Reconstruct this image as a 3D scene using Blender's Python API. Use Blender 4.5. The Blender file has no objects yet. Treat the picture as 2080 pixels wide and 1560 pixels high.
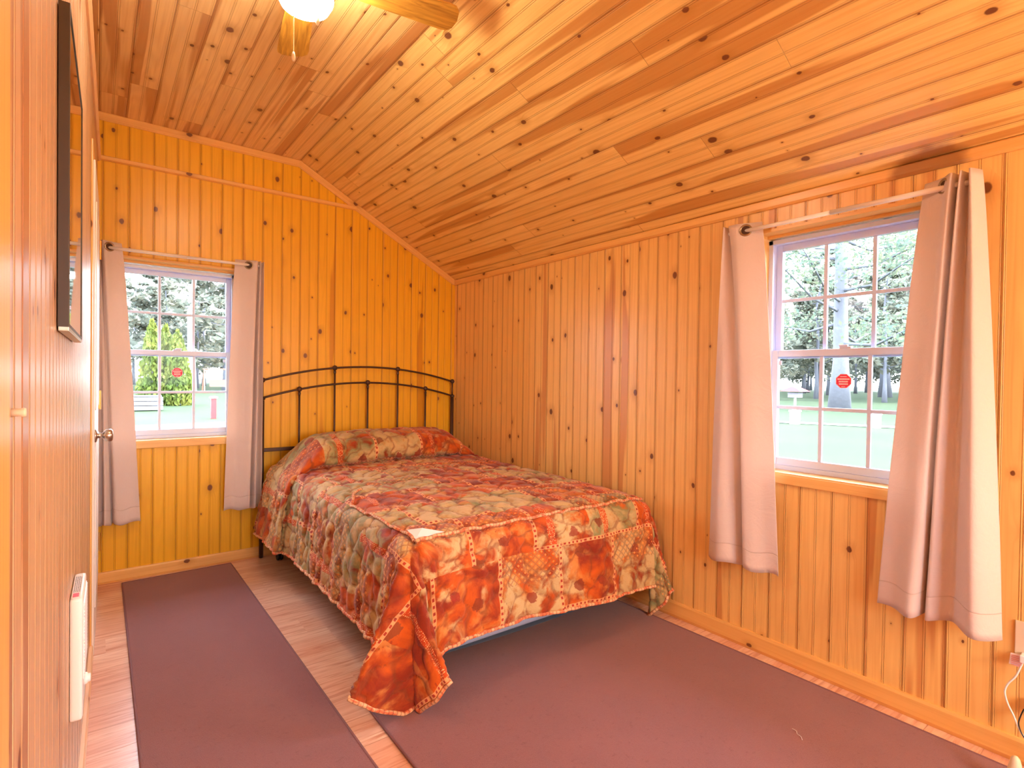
import bpy, bmesh, math, random
import numpy as np
from mathutils import Vector, Matrix, Euler, noise
random.seed(7)
S = bpy.context.scene
COL = S.collection

# ------------------------------------------------------------------ camera
CA, CB, CC = -6.53103918e-01, -1.22701740e-02, -1.33481448e-02
cam_d = bpy.data.cameras.new('camera')
cam = bpy.data.objects.new('camera', cam_d); COL.objects.link(cam)
Rw = Matrix.Rotation(CA, 3, 'Z') @ Matrix.Rotation(CB, 3, 'X') @ Matrix.Rotation(CC, 3, 'Y')
Rc = Rw @ Matrix(((1, 0, 0), (0, 0, -1), (0, 1, 0)))      # blender camera looks along -Z
cam.matrix_world = Matrix.Translation((0, 0, 1.23)) @ Rc.to_4x4()
cam_d.sensor_width = 36.0
cam_d.lens = 1102.795 / 2080 * 36.0
cam_d.clip_start = 0.01
cam_d.clip_end = 500
S.camera = cam

# ------------------------------------------------------------------ world, sun, exposure
W = bpy.data.worlds.new('sky'); S.world = W; W.use_nodes = True
nt = W.node_tree; nt.nodes.clear()
wo = nt.nodes.new('ShaderNodeOutputWorld'); bg = nt.nodes.new('ShaderNodeBackground')
tc = nt.nodes.new('ShaderNodeTexCoord'); sx = nt.nodes.new('ShaderNodeSeparateXYZ'); rp = nt.nodes.new('ShaderNodeValToRGB')
rp.color_ramp.elements[0].position = 0.0; rp.color_ramp.elements[0].color = (.86, .93, 1.0, 1)
rp.color_ramp.elements[1].position = 0.9; rp.color_ramp.elements[1].color = (0.62, 0.78, 1.0, 1)
nt.links.new(tc.outputs['Generated'], sx.inputs[0]); nt.links.new(sx.outputs['Z'], rp.inputs[0])
nt.links.new(rp.outputs[0], bg.inputs[0]); nt.links.new(bg.outputs[0], wo.inputs[0])
bg.inputs[1].default_value = 5.7
sun_d = bpy.data.lights.new('sun', 'SUN'); sun_d.energy = 3.5; sun_d.angle = math.radians(1.5); sun_d.color = (1, .95, .86)
sun = bpy.data.objects.new('sun', sun_d); COL.objects.link(sun)
sun.rotation_euler = Vector((-0.35, 0.55, -0.75)).to_track_quat('-Z', 'Y').to_euler()
S.view_settings.view_transform = 'Standard'
S.view_settings.look = 'None'
S.view_settings.gamma = 1.0
S.view_settings.use_curve_mapping = False
S.view_settings.exposure = 2.0
GLOBE_POWER = 27.0
REAR_FILL_POWER = 13.0  # strength of the fill light added behind the camera
try:
    S.cycles.max_bounces = 8; S.cycles.diffuse_bounces = 5; S.cycles.glossy_bounces = 3
    S.cycles.transparent_max_bounces = 12; S.cycles.caustics_reflective = False; S.cycles.caustics_refractive = False
    S.cycles.sample_clamp_indirect = 8.0
    S.cycles.use_denoising = True; S.cycles.adaptive_threshold = .05
except Exception:
    pass

# room numbers
YB, XR = 3.92, 2.385
ZF, XK = 2.715, 1.12            # flat ceiling height, where the slope starts
ZR = 2.035                      # ceiling height at the right wall
YN = -2.3                       # rear wall, behind the camera
def zc(x): return ZF if x <= XK else ZF + (ZR - ZF) * (x - XK) / (XR - XK)
def lx(y, d=0.0): return -0.02 * (YB - y) + d

# ------------------------------------------------------------------ node helper
class NB:
    def __init__(s, name):
        s.m = bpy.data.materials.new(name); s.m.use_nodes = True
        s.t = s.m.node_tree; s.t.nodes.clear()
        s.out = s.t.nodes.new('ShaderNodeOutputMaterial')
    def n(s, typ, ins=None, **kw):
        nd = s.t.nodes.new('ShaderNode' + typ)
        for k, v in kw.items(): setattr(nd, k, v)
        for k, v in (ins or {}).items(): s.put(nd.inputs[k], v)
        return nd
    def put(s, sock, v):
        if isinstance(v, bpy.types.NodeSocket): s.t.links.new(v, sock)
        elif v is not None:
            if sock.type == 'RGBA' and isinstance(v, tuple) and len(v) == 3: v = v + (1,)
            sock.default_value = v
    def m_(s, op, a, b=None, c=None, clamp=False):
        nd = s.t.nodes.new('ShaderNodeMath'); nd.operation = op; nd.use_clamp = clamp
        for i, v in enumerate((a, b, c)):
            if v is not None: s.put(nd.inputs[i], v)
        return nd.outputs[0]
    def step(s, x, lo, hi):     # smooth ramp lo..hi -> 0..1
        nd = s.n('MapRange', interpolation_type='SMOOTHSTEP', clamp=True)
        s.put(nd.inputs['Value'], x); s.put(nd.inputs['From Min'], lo); s.put(nd.inputs['From Max'], hi)
        return nd.outputs['Result']
    def mix(s, f, a, b, blend='MIX'):
        nd = s.n('Mix', data_type='RGBA', blend_type=blend, clamp_factor=True)
        s.put(nd.inputs[0], f); s.put(nd.inputs[6], a); s.put(nd.inputs[7], b)
        return nd.outputs[2]
    def vec(s, x, y, z=0.0):
        nd = s.n('CombineXYZ'); s.put(nd.inputs[0], x); s.put(nd.inputs[1], y); s.put(nd.inputs[2], z); return nd.outputs[0]
    def sep(s, v):
        nd = s.n('SeparateXYZ'); s.put(nd.inputs[0], v); return nd.outputs
    def noise(s, v, scale=1.0, detail=3.0, rough=.5, dist=0.0):
        nd = s.n('TexNoise'); s.put(nd.inputs['Vector'], v); nd.inputs['Scale'].default_value = scale
        nd.inputs['Detail'].default_value = detail; nd.inputs['Roughness'].default_value = rough; nd.inputs['Distortion'].default_value = dist
        return nd.outputs['Fac'], nd.outputs['Color']
    def white(s, v):
        nd = s.n('TexWhiteNoise', noise_dimensions='3D'); s.put(nd.inputs['Vector'], v); return nd.outputs['Value'], nd.outputs['Color']
    def voro(s, v, scale=1.0, feature='F1', rnd=1.0):
        nd = s.n('TexVoronoi', feature=feature); s.put(nd.inputs['Vector'], v); nd.inputs['Scale'].default_value = scale
        nd.inputs['Randomness'].default_value = rnd; return nd
    def bump(s, h, strength=.5, dist=.01):
        nd = s.n('Bump'); s.put(nd.inputs['Height'], h); nd.inputs['Strength'].default_value = strength; nd.inputs['Distance'].default_value = dist
        return nd.outputs[0]
    def done(s, col, rough=.5, normal=None, metal=0.0, spec=.5, coat=0.0, sheen=0.0, trans=None, emis=None, estr=0.0):
        p = s.n('BsdfPrincipled')
        s.put(p.inputs['Base Color'], col); s.put(p.inputs['Roughness'], rough); s.put(p.inputs['Metallic'], metal)
        p.inputs['Specular IOR Level'].default_value = spec
        p.inputs['Coat Weight'].default_value = coat; p.inputs['Coat Roughness'].default_value = .25
        p.inputs['Sheen Weight'].default_value = sheen
        if normal is not None: s.put(p.inputs['Normal'], normal)
        if emis: s.put(p.inputs['Emission Color'], emis); p.inputs['Emission Strength'].default_value = estr
        last = p.outputs[0]
        if trans:                       # cloth or leaf: some light passes through
            tr = s.n('BsdfTranslucent'); s.put(tr.inputs[0], trans[1])
            if normal is not None: s.put(tr.inputs['Normal'], normal)
            mx = s.n('MixShader'); mx.inputs[0].default_value = trans[0]
            s.t.links.new(last, mx.inputs[1]); s.t.links.new(tr.outputs[0], mx.inputs[2]); last = mx.outputs[0]
        s.t.links.new(last, s.out.inputs[0])
        return s.m

def simple(name, col, rough=.5, metal=0.0, var=.06, nscale=30, bumpd=0.0, **kw):
    b = NB(name)
    o = b.n('TexCoord').outputs['Object']
    f, _ = b.noise(o, nscale, 3)
    c = b.mix(b.m_('MULTIPLY', f, var * 4), tuple(col), tuple(x * (1 - var * 3) for x in col))
    nrm = b.bump(f, .4, bumpd) if bumpd else None
    return b.done(c, rough, nrm, metal, **kw)

# ------------------------------------------------------------------ pine boards (UV in metres: u across the boards, v along)
def pine(name, width=.1225, joints=50.0, bead=True, knots=1.0, heart=.5, light=(.87, .44, .145), dark=(.60, .20, .04), seams=True, rough=.34, stain=None, off=0.0, tone=.42):
    b = NB(name)
    uv = b.n('UVMap').outputs[0]
    u, v, _z = b.sep(uv)
    bu = b.m_('DIVIDE', b.m_('ADD', u, off), width)
    ident = b.m_('FLOOR', bu); f = b.m_('FRACT', bu)
    h, hc = b.white(b.vec(ident, 3.3, 1.7))
    v2 = b.m_('ADD', v, b.m_('MULTIPLY', h, 7.3))
    sv = b.m_('DIVIDE', v2, joints)
    seg = b.m_('FLOOR', sv); jf = b.m_('MULTIPLY', b.m_('FRACT', sv), joints)
    h2, h2c = b.white(b.vec(ident, seg, 5.1))
    r, g, bl = b.sep(h2c)
    # knots
    px = b.m_('ADD', b.m_('MULTIPLY', u, 9.0), b.m_('MULTIPLY', r, 60))
    py = b.m_('ADD', b.m_('MULTIPLY', v, 3.6), b.m_('MULTIPLY', g, 60))
    vo = b.voro(b.vec(px, py, 0), 1.0, 'F1', .95); vo.voronoi_dimensions = '2D'
    kx, ky, _ = b.sep(vo.outputs['Position'])
    du = b.m_('DIVIDE', b.m_('SUBTRACT', px, kx), 9.0)
    dv = b.m_('DIVIDE', b.m_('SUBTRACT', py, ky), 3.6)
    kr, kg, kb = b.sep(vo.outputs['Color'])
    wob, _c = b.noise(b.vec(u, v, kr), 60, 2)
    d = b.m_('SQRT', b.m_('ADD', b.m_('POWER', du, 2), b.m_('POWER', b.m_('MULTIPLY', dv, .72), 2)))
    d = b.m_('ADD', d, b.m_('MULTIPLY', b.m_('SUBTRACT', wob, .5), .005))
    kon = b.m_('LESS_THAN', kb, .46 * knots)
    rad = b.m_('ADD', .0025, b.m_('MULTIPLY', b.m_('POWER', kg, 1.8), .013))
    kin = b.m_('MULTIPLY', kon, b.m_('SUBTRACT', 1.0, b.step(d, b.m_('MULTIPLY', rad, .75), b.m_('MULTIPLY', rad, 1.15))))
    halo = b.m_('MULTIPLY', kon, b.m_('SUBTRACT', 1.0, b.step(d, 0.0, b.m_('MULTIPLY', rad, 4.0))))
    # grain, bent around the knots
    uw = b.m_('ADD', u, b.m_('MULTIPLY', b.m_('MULTIPLY', halo, du), .9))
    gv = b.vec(b.m_('ADD', b.m_('MULTIPLY', uw, 95), b.m_('MULTIPLY', r, 40)), b.m_('MULTIPLY', v, 1.5), b.m_('MULTIPLY', bl, 30))
    fine, _c = b.noise(gv, 1.0, 3, .6)
    cv = b.vec(b.m_('ADD', b.m_('MULTIPLY', uw, 11), b.m_('MULTIPLY', g, 40)), b.m_('MULTIPLY', v, .75), b.m_('MULTIPLY', r, 30))
    cath, _c = b.noise(cv, 1.0, 1.5, .4)
    rings = b.m_('MULTIPLY', b.m_('ADD', b.m_('SINE', b.m_('MULTIPLY', cath, 75)), 1.0), .5)
    hv = b.vec(b.m_('ADD', b.m_('MULTIPLY', uw, 14), b.m_('MULTIPLY', bl, 50)), b.m_('MULTIPLY', v, .55), b.m_('MULTIPLY', g, 30))
    heartn, _c = b.noise(hv, 1.0, 2, .4)
    hmask = b.m_('MULTIPLY', b.step(heartn, .535, .59), b.m_('LESS_THAN', r, heart))
    dirt, _c = b.noise(b.vec(u, v, 0), 2.3, 3)
    col = b.mix(b.m_('MULTIPLY', h2, tone), tuple(light), tuple(x * .62 + y * .38 for x, y in zip(light, dark)))
    col = b.mix(b.m_('MULTIPLY', b.step(fine, .45, .75), .34), col, tuple(dark))
    col = b.mix(b.m_('MULTIPLY', rings, .15), col, tuple(dark))
    col = b.mix(b.m_('MULTIPLY', hmask, .72), col, tuple(x * y for x, y in zip(dark, (.85, .72, .8))))
    col = b.mix(b.m_('MULTIPLY', b.step(dirt, .5, .8), .14), col, tuple(dark))
    col = b.mix(b.m_('MULTIPLY', halo, .55), col, tuple(x * .8 for x in dark))
    col = b.mix(b.m_('MULTIPLY', kin, .93), col, (.16, .045, .016))
    ht = b.m_('MULTIPLY', fine, .10)
    if seams:
        e = b.m_('MINIMUM', f, b.m_('SUBTRACT', 1.0, f))
        seam = b.m_('SUBTRACT', 1.0, b.step(e, .010, .028))
        ln = seam
        gro = b.m_('SUBTRACT', 1.0, b.step(e, .012, .05))
        if bead:
            c0 = b.m_('ABSOLUTE', b.m_('SUBTRACT', f, .5))
            c1 = b.m_('ABSOLUTE', b.m_('SUBTRACT', c0, .026))
            cb = b.m_('SUBTRACT', 1.0, b.step(c1, .006, .020))
            s1 = b.m_('ABSOLUTE', b.m_('SUBTRACT', e, .055)); s1 = b.m_('SUBTRACT', 1.0, b.step(s1, .005, .016))
            ln = b.m_('MAXIMUM', seam, b.m_('MULTIPLY', b.m_('MAXIMUM', cb, s1), .42))
            gro = b.m_('MAXIMUM', gro, b.m_('MULTIPLY', b.m_('MAXIMUM', cb, s1), .5))
        jl = b.m_('SUBTRACT', 1.0, b.step(jf, .001, .003))
        ln = b.m_('MAXIMUM', ln, jl); gro = b.m_('MAXIMUM', gro, jl)
        col = b.mix(b.m_('MULTIPLY', ln, .66), col, (.24, .070, .010))
        ht = b.m_('SUBTRACT', ht, gro)
    if stain:
        o = b.n('TexCoord').outputs['Object']
        x_, y_, z_ = b.sep(o)
        sn, _c = b.noise(o, 9, 3)
        q = b.m_('ADD', b.m_('POWER', b.m_('DIVIDE', b.m_('SUBTRACT', y_, stain[0]), stain[1]), 2), b.m_('POWER', b.m_('DIVIDE', b.m_('SUBTRACT', x_, stain[2]), stain[3]), 2))
        q = b.m_('ADD', q, b.m_('MULTIPLY', b.m_('SUBTRACT', sn, .5), 1.6))
        col = b.mix(b.m_('MULTIPLY', b.m_('SUBTRACT', 1.0, b.step(q, .45, 1.25)), .75), col, (.24, .075, .018))
    nrm = b.bump(ht, .55, .004)
    return b.done(col, rough, nrm, spec=.4, coat=.12)

M = {}
M['wall_back'] = pine('pine_wall_back', off=-.025, knots=1.15, heart=.18, light=(.88, .48, .020), dark=(.66, .29, .006))
M['wall_right'] = pine('pine_wall_right', width=.127, off=.06, knots=1.1, heart=.38, light=(.90, .58, .20), dark=(.68, .31, .08))
M['wall_left'] = pine('pine_wall_left', width=.1225, off=.02, knots=.9, heart=.5, light=(.62, .41, .25), dark=(.42, .20, .08))
M['ceiling'] = pine('pine_ceiling', width=.1235, off=-.005, joints=2.3, knots=1.35, heart=.62, light=(.93, .67, .30), dark=(.58, .28, .07), tone=.62, stain=(.66, .13, 2.41, .09))
M['ceiling_slope'] = pine('pine_ceiling_slope', width=.1245, off=0, joints=2.6, knots=1.35, heart=.6, light=(.94, .66, .24), dark=(.60, .29, .05), tone=.6, stain=(.66, .13, 2.41, .09))
M['trim'] = pine('pine_trim', seams=False, width=3.0, knots=.5, heart=.1, light=(.88, .53, .18), dark=(.66, .29, .06), off=.9)
M['trim_stain'] = pine('pine_trim_stained', seams=False, width=3.0, knots=.5, heart=.1, light=(.88, .53, .18), dark=(.66, .29, .06), off=.9, stain=(.66, .13, 2.37, .3))
M['trim_pale'] = pine('pine_trim_pale', seams=False, width=3.0, knots=.6, heart=.0, light=(.90, .60, .34), dark=(.72, .38, .16), off=.9)

def floor_mat():
    b = NB('laminate_floor')
    uv = b.n('UVMap').outputs[0]; u, v, _ = b.sep(uv)     # u across planks, v along
    bu = b.m_('DIVIDE', u, .155); ident = b.m_('FLOOR', bu); f = b.m_('FRACT', bu)
    h, hc = b.white(b.vec(ident, 9.3, 1.7))
    sv = b.m_('DIVIDE', b.m_('ADD', v, b.m_('MULTIPLY', h, 5)), .62); seg = b.m_('FLOOR', sv)
    sub = b.m_('FLOOR', b.m_('MULTIPLY', bu, 2.0))
    h2, h2c = b.white(b.vec(sub, seg, 2.2)); r, g, bl = b.sep(h2c)
    n1, _ = b.noise(b.vec(b.m_('ADD', b.m_('MULTIPLY', u, 55), b.m_('MULTIPLY', r, 40)), b.m_('MULTIPLY', v, 4.0), g), 1.0, 4, .6, .6)
    n2, _ = b.noise(b.vec(b.m_('ADD', b.m_('MULTIPLY', u, 13), b.m_('MULTIPLY', g, 40)), b.m_('MULTIPLY', v, 1.6), r), 1.0, 2, .5)
    ring = b.m_('MULTIPLY', b.m_('ADD', b.m_('SINE', b.m_('MULTIPLY', n2, 60)), 1.0), .5)
    col = b.mix(h2, (.86, .60, .45), (.74, .42, .29))
    col = b.mix(b.m_('MULTIPLY', b.step(n1, .46, .68), .75), col, (.52, .20, .11))
    col = b.mix(b.m_('MULTIPLY', ring, .30), col, (.58, .25, .14))
    e = b.m_('MINIMUM', f, b.m_('SUBTRACT', 1.0, f)); seam = b.m_('SUBTRACT', 1.0, b.step(e, .004, .012))
    col = b.mix(b.m_('MULTIPLY', seam, .45), col, (.35, .13, .06))
    return b.done(col, .30, b.bump(b.m_('MULTIPLY', seam, -1), .3, .002), spec=.45)
M['floor'] = floor_mat()

def rug_mat():
    b = NB('brown_carpet_pile')
    o = b.n('TexCoord').outputs['Object']
    f1, _ = b.noise(o, 420, 2, .7); f2, _ = b.noise(o, 3.0, 4, .6); f3, _ = b.noise(o, 60, 3, .6)
    col = b.mix(f1, (.38, .165, .175), (.15, .056, .062))
    col = b.mix(b.m_('MULTIPLY', b.step(f2, .4, .75), .35), col, (.32, .14, .15))
    col = b.mix(b.m_('MULTIPLY', b.step(f3, .6, .7), .2), col, (.09, .03, .025))
    return b.done(col, .95, b.bump(f1, .6, .004), spec=.1, sheen=.25)
M['rug'] = rug_mat()
M['rug_edge'] = simple('rug_binding', (.22, .10, .11), .8, nscale=300, bumpd=.002)

def curtain_mat():
    b = NB('blush_curtain_cloth')
    uv = b.n('UVMap').outputs[0]; u, v, _ = b.sep(uv)
    wv, _ = b.noise(b.vec(b.m_('MULTIPLY', u, 60), b.m_('MULTIPLY', v, 900), 0), 1, 2)
    wv2, _ = b.noise(b.vec(b.m_('MULTIPLY', u, 900), b.m_('MULTIPLY', v, 60), 4), 1, 2)
    wr, _ = b.noise(b.vec(u, v, 0), 9, 4, .6, 1.0)
    s = b.m_('ADD', wv, wv2)
    hem = b.m_('SUBTRACT', 1.0, b.step(b.m_('ABSOLUTE', b.m_('SUBTRACT', v, .085)), .0008, .003))
    col = b.mix(s, (.86, .77, .76), (.78, .67, .65))
    col = b.mix(b.m_('MULTIPLY', hem, .4), col, (.5, .36, .28))
    ht = b.m_('ADD', b.m_('MULTIPLY', s, .12), b.m_('ADD', b.m_('MULTIPLY', wr, 2.2), b.m_('MULTIPLY', hem, -.6)))
    return b.done(col, .62, b.bump(ht, .5, .004), spec=.3, sheen=.3, trans=(.22, (.90, .70, .58)))
M['curtain'] = curtain_mat()

def quilt_mat():
    b = NB('autumn_print_quilt')
    uv = b.n('UVMap').outputs[0]; u, v, _ = b.sep(uv)
    wx, wc = b.noise(uv, 5, 2); wr, wg, wb = b.sep(wc)
    uu = b.m_('ADD', u, b.m_('MULTIPLY', b.m_('SUBTRACT', wr, .5), .02)); vv = b.m_('ADD', v, b.m_('MULTIPLY', b.m_('SUBTRACT', wg, .5), .02))
    CU, CV = .34, .30
    cu = b.m_('DIVIDE', b.m_('ADD', uu, .07), CU); cv = b.m_('DIVIDE', b.m_('ADD', vv, .155), CV)
    row = b.m_('FLOOR', cv)
    cu = b.m_('ADD', cu, b.m_('MULTIPLY', row, .37))
    iu = b.m_('FLOOR', cu); fu = b.m_('FRACT', cu); fv = b.m_('FRACT', cv)
    pid, pc = b.white(b.vec(iu, row, 8.8)); p1, p2, p3 = b.sep(pc)
    n1, n1c = b.noise(b.vec(uu, vv, b.m_('MULTIPLY', pid, .35)), 7, 5, .55, .5)
    n2, _ = b.noise(b.vec(uu, vv, b.m_('MULTIPLY', pid, 9)), 30, 3, .6)
    a1, a2, a3 = b.sep(n1c)
    cw = b.m_('SUBTRACT', 1.0, b.step(b.m_('SQRT', b.m_('ADD', b.m_('POWER', b.m_('ADD', u, .28), 2), b.m_('POWER', b.m_('ADD', v, .30), 2))), .10, .34))
    warm = b.step(b.m_('ADD', b.m_('ADD', n1, b.m_('MULTIPLY', cw, .35)), b.m_('MULTIPLY', b.m_('SUBTRACT', p1, .5), .30)), .44, .57)
    cool = b.mix(b.step(a1, .40, .62), (.66, .50, .28), (.32, .32, .16))
    cool = b.mix(b.m_('MULTIPLY', b.step(n2, .5, .7), .55), cool, (.56, .29, .08))
    hot = b.mix(b.step(a2, .38, .62), (.66, .17, .015), (.36, .06, .016))
    hot = b.mix(b.m_('MULTIPLY', b.step(a3, .50, .66), .9), hot, (.72, .36, .12))
    hot = b.mix(b.m_('MULTIPLY', b.step(n2, .62, .74), .7), hot, (.36, .05, .03))
    col = b.mix(warm, cool, hot)
    # veined leaves, maroon and rust
    vo = b.voro(b.vec(uu, vv, 0), 7.2, 'F1', .9); vo.voronoi_dimensions = '2D'
    lr, lg, lb = b.sep(vo.outputs['Color'])
    kx, ky, _ = b.sep(vo.outputs['Position'])
    du = b.m_('SUBTRACT', b.m_('MULTIPLY', uu, 7.2), b.m_('MULTIPLY', kx, 7.2)); dv = b.m_('SUBTRACT', b.m_('MULTIPLY', vv, 7.2), b.m_('MULTIPLY', ky, 7.2))
    ld = b.m_('ADD', vo.outputs['Distance'], b.m_('MULTIPLY', b.m_('SUBTRACT', n2, .5), .42))
    leaf = b.m_('MULTIPLY', b.m_('SUBTRACT', 1.0, b.step(ld, .17, .20)), b.m_('LESS_THAN', lr, .30))
    col = b.mix(b.m_('MULTIPLY', leaf, .78), col, b.mix(lg, (.40, .045, .03), (.30, .10, .03)))
    # diamond lattice in some patches
    D = .036
    s1 = b.m_('ABSOLUTE', b.m_('SUBTRACT', b.m_('FRACT', b.m_('DIVIDE', b.m_('ADD', uu, vv), D)), .5))
    s2 = b.m_('ABSOLUTE', b.m_('SUBTRACT', b.m_('FRACT', b.m_('DIVIDE', b.m_('SUBTRACT', uu, vv), D)), .5))
    lat = b.m_('MAXIMUM', b.m_('GREATER_THAN', s1, .40), b.m_('GREATER_THAN', s2, .40))
    dia = b.m_('MULTIPLY', b.m_('LESS_THAN', s1, .17), b.m_('LESS_THAN', s2, .17))
    dm = b.m_('MULTIPLY', b.m_('LESS_THAN', p2, .45), b.m_('GREATER_THAN', fv, .52))
    col = b.mix(b.m_('MULTIPLY', b.m_('MULTIPLY', lat, dm), .55), col, (.42, .20, .10))
    col = b.mix(b.m_('MULTIPLY', b.m_('MULTIPLY', dia, dm), .7), col, (.90, .45, .16))
    # dotted bands
    dots = b.voro(b.vec(uu, vv, 0), 130, 'F1', .4)
    dmask = b.m_('MULTIPLY', b.m_('LESS_THAN', b.m_('ABSOLUTE', b.m_('SUBTRACT', fu, .30)), .055), b.m_('GREATER_THAN', p3, .55))
    dc = b.mix(b.m_('LESS_THAN', dots.outputs['Distance'], .33), (.66, .13, .03), (.92, .66, .36))
    col = b.mix(b.m_('MULTIPLY', dmask, .85), col, dc)
    # checked borders between the patches
    du2 = b.m_('MULTIPLY', b.m_('MINIMUM', fu, 9.0), CU); dv2 = b.m_('MULTIPLY', fv, CV)
    su = b.m_('MULTIPLY', b.m_('LESS_THAN', du2, .019), b.m_('GREATER_THAN', pid, .30))
    sv_ = b.m_('MULTIPLY', b.m_('LESS_THAN', dv2, .017), b.m_('GREATER_THAN', p3, .42))
    du_in = b.m_('LESS_THAN', b.m_('ABSOLUTE', b.m_('SUBTRACT', du2, .0095)), .0055)
    dv_in = b.m_('LESS_THAN', b.m_('ABSOLUTE', b.m_('SUBTRACT', dv2, .0085)), .0050)
    dash_v = b.m_('LESS_THAN', b.m_('FRACT', b.m_('DIVIDE', vv, .027)), .45)
    dash_u = b.m_('LESS_THAN', b.m_('FRACT', b.m_('DIVIDE', uu, .025)), .45)
    col = b.mix(b.m_('MULTIPLY', su, .85), col, (.86, .50, .26))
    col = b.mix(b.m_('MULTIPLY', sv_, .85), col, (.86, .50, .26))
    col = b.mix(b.m_('MULTIPLY', b.m_('MULTIPLY', su, du_in), b.m_('MULTIPLY', dash_v, .9)), col, (.45, .05, .03))
    col = b.mix(b.m_('MULTIPLY', b.m_('MULTIPLY', sv_, dv_in), b.m_('MULTIPLY', dash_u, .9)), col, (.45, .05, .03))
    at = b.n('Attribute', attribute_name='stitch').outputs['Fac']
    st = b.m_('SUBTRACT', 1.0, b.step(at, .02, .14))
    col = b.mix(b.m_('MULTIPLY', st, .5), col, (.30, .10, .04))
    gm = b.n('Gamma'); b.put(gm.inputs[0], col); gm.inputs[1].default_value = 1.32; col = gm.outputs[0]
    cr, _ = b.noise(uv, 45, 3, .6, 1.2)
    ht = b.m_('ADD', b.m_('MULTIPLY', cr, .5), b.m_('MULTIPLY', st, -.4))
    return b.done(col, .72, b.bump(ht, .45, .008), spec=.25, sheen=.2)
M['quilt'] = quilt_mat()
def band_mat():
    b = NB('quilt_welt')
    uv = b.n('UVMap').outputs[0]; u, v, _ = b.sep(uv)
    n, _ = b.noise(b.vec(b.m_('MULTIPLY', u, 2), v, 0), 26, 3); st = b.m_('FRACT', b.m_('MULTIPLY', v, 55))
    col = b.mix(b.step(n, .42, .6), (.80, .48, .26), (.70, .16, .06))
    col = b.mix(b.m_('MULTIPLY', b.m_('LESS_THAN', st, .3), .5), col, (.25, .05, .03))
    return b.done(col, .7, b.bump(st, .5, .003))
M['welt'] = band_mat()

M['vinyl'] = simple('white_vinyl', (.64, .71, .95), .35, var=.02)
M['white_paint'] = simple('white_door_paint', (.84, .80, .78), .4, var=.03)
M['white_plastic'] = simple('white_plastic', (.86, .84, .86), .3, var=.02)
M['cream_plastic'] = simple('cream_plastic', (.78, .66, .50), .4, var=.03)
M['rod'] = simple('white_enamel_rod', (.84, .78, .74), .3, var=.02)
M['bronze'] = simple('dark_bronze_metal', (.085, .045, .035), .38, metal=.5, var=.05)
M['nickel'] = simple('brushed_nickel', (.60, .52, .46), .28, metal=1.0, var=.03)
M['grommet'] = simple('grommet_metal', (.42, .33, .22), .28, metal=1.0, var=.05)
M['brass'] = simple('brass', (.80, .50, .14), .3, metal=1.0, var=.05)
M['black'] = simple('black_rubber', (.012, .012, .014), .45)
M['chain'] = simple('pull_chain_gold', (.95, .72, .35), .3, metal=.6)
M['blue_cloth'] = simple('grey_blue_ticking', (.34, .42, .62), .8, nscale=80, bumpd=.002)
M['dark_cloth'] = simple('dark_dust_cloth', (.06, .08, .12), .9, nscale=60, bumpd=.002)
M['white_cloth'] = simple('white_sheet', (.86, .84, .88), .8, nscale=40, bumpd=.002)
M['frame_dark'] = simple('dark_brown_frame', (.055, .034, .018), .45, nscale=60)
M['frame_highlight'] = simple('silver_edge_highlight', (.55, .52, .42), .35, metal=.7)  # pale silver stands for a highlight on the mirror frame
M['red'] = simple('red_sticker', (.86, .04, .10), .5, var=.02)
M['white_ink'] = simple('white_ink', (.92, .80, .80), .5, var=.01)
M['red_paint'] = simple('red_paint', (.36, .012, .015), .5)
M['pink_label'] = simple('pink_label', (.90, .36, .36), .5)
M['grey_wood'] = simple('weathered_wood', (.16, .15, .18), .8, nscale=12)
M['redwood'] = simple('redwood', (.22, .08, .05), .7)
M['mirror'] = simple('mirror_glass', (.86, .84, .80), .02, metal=1.0, var=.0)

def blade_mat():
    b = NB('oak_fan_blade')
    uv = b.n('UVMap').outputs[0]; u, v, _ = b.sep(uv)
    n, _ = b.noise(b.vec(b.m_('MULTIPLY', u, 60), b.m_('MULTIPLY', v, 5), 0), 1, 4, .6, .8)
    n2, _ = b.noise(b.vec(b.m_('MULTIPLY', u, 12), b.m_('MULTIPLY', v, 1.5), 3), 1, 2)
    rg = b.m_('MULTIPLY', b.m_('ADD', b.m_('SINE', b.m_('MULTIPLY', n2, 55)), 1), .5)
    col = b.mix(b.step(n, .4, .75), (.60, .31, .045), (.26, .11, .015))
    col = b.mix(b.m_('MULTIPLY', rg, .4), col, (.25, .10, .015))
    return b.done(col, .4)
M['blade'] = blade_mat()
def globe_mat():
    b = NB('lit_opal_glass')
    e = b.n('Emission'); e.inputs[0].default_value = (1, .84, .62, 1); e.inputs[1].default_value = GLOBE_POWER
    b.t.links.new(e.outputs[0], b.out.inputs[0]); return b.m
M['globe'] = globe_mat()
def rear_fill_mat():
    b = NB('rear_fill_glow')
    e = b.n('Emission'); e.inputs[0].default_value = (1, .86, .66, 1); e.inputs[1].default_value = REAR_FILL_POWER
    b.t.links.new(e.outputs[0], b.out.inputs[0]); return b.m
M['rear_fill'] = rear_fill_mat()
def glass_mat():
    b = NB('window_glass')
    t = b.n('BsdfTransparent'); t.inputs[0].default_value = (.97, .985, .98, 1)
    g = b.n('BsdfGlossy'); g.inputs[1].default_value = .02; g.inputs[0].default_value = (1, 1, 1, 1)
    fr = b.n('Fresnel'); fr.inputs[0].default_value = 1.12
    mx = b.n('MixShader'); b.t.links.new(fr.outputs[0], mx.inputs[0]); b.t.links.new(t.outputs[0], mx.inputs[1]); b.t.links.new(g.outputs[0], mx.inputs[2])
    b.t.links.new(mx.outputs[0], b.out.inputs[0]); return b.m
M['glass'] = glass_mat()
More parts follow.
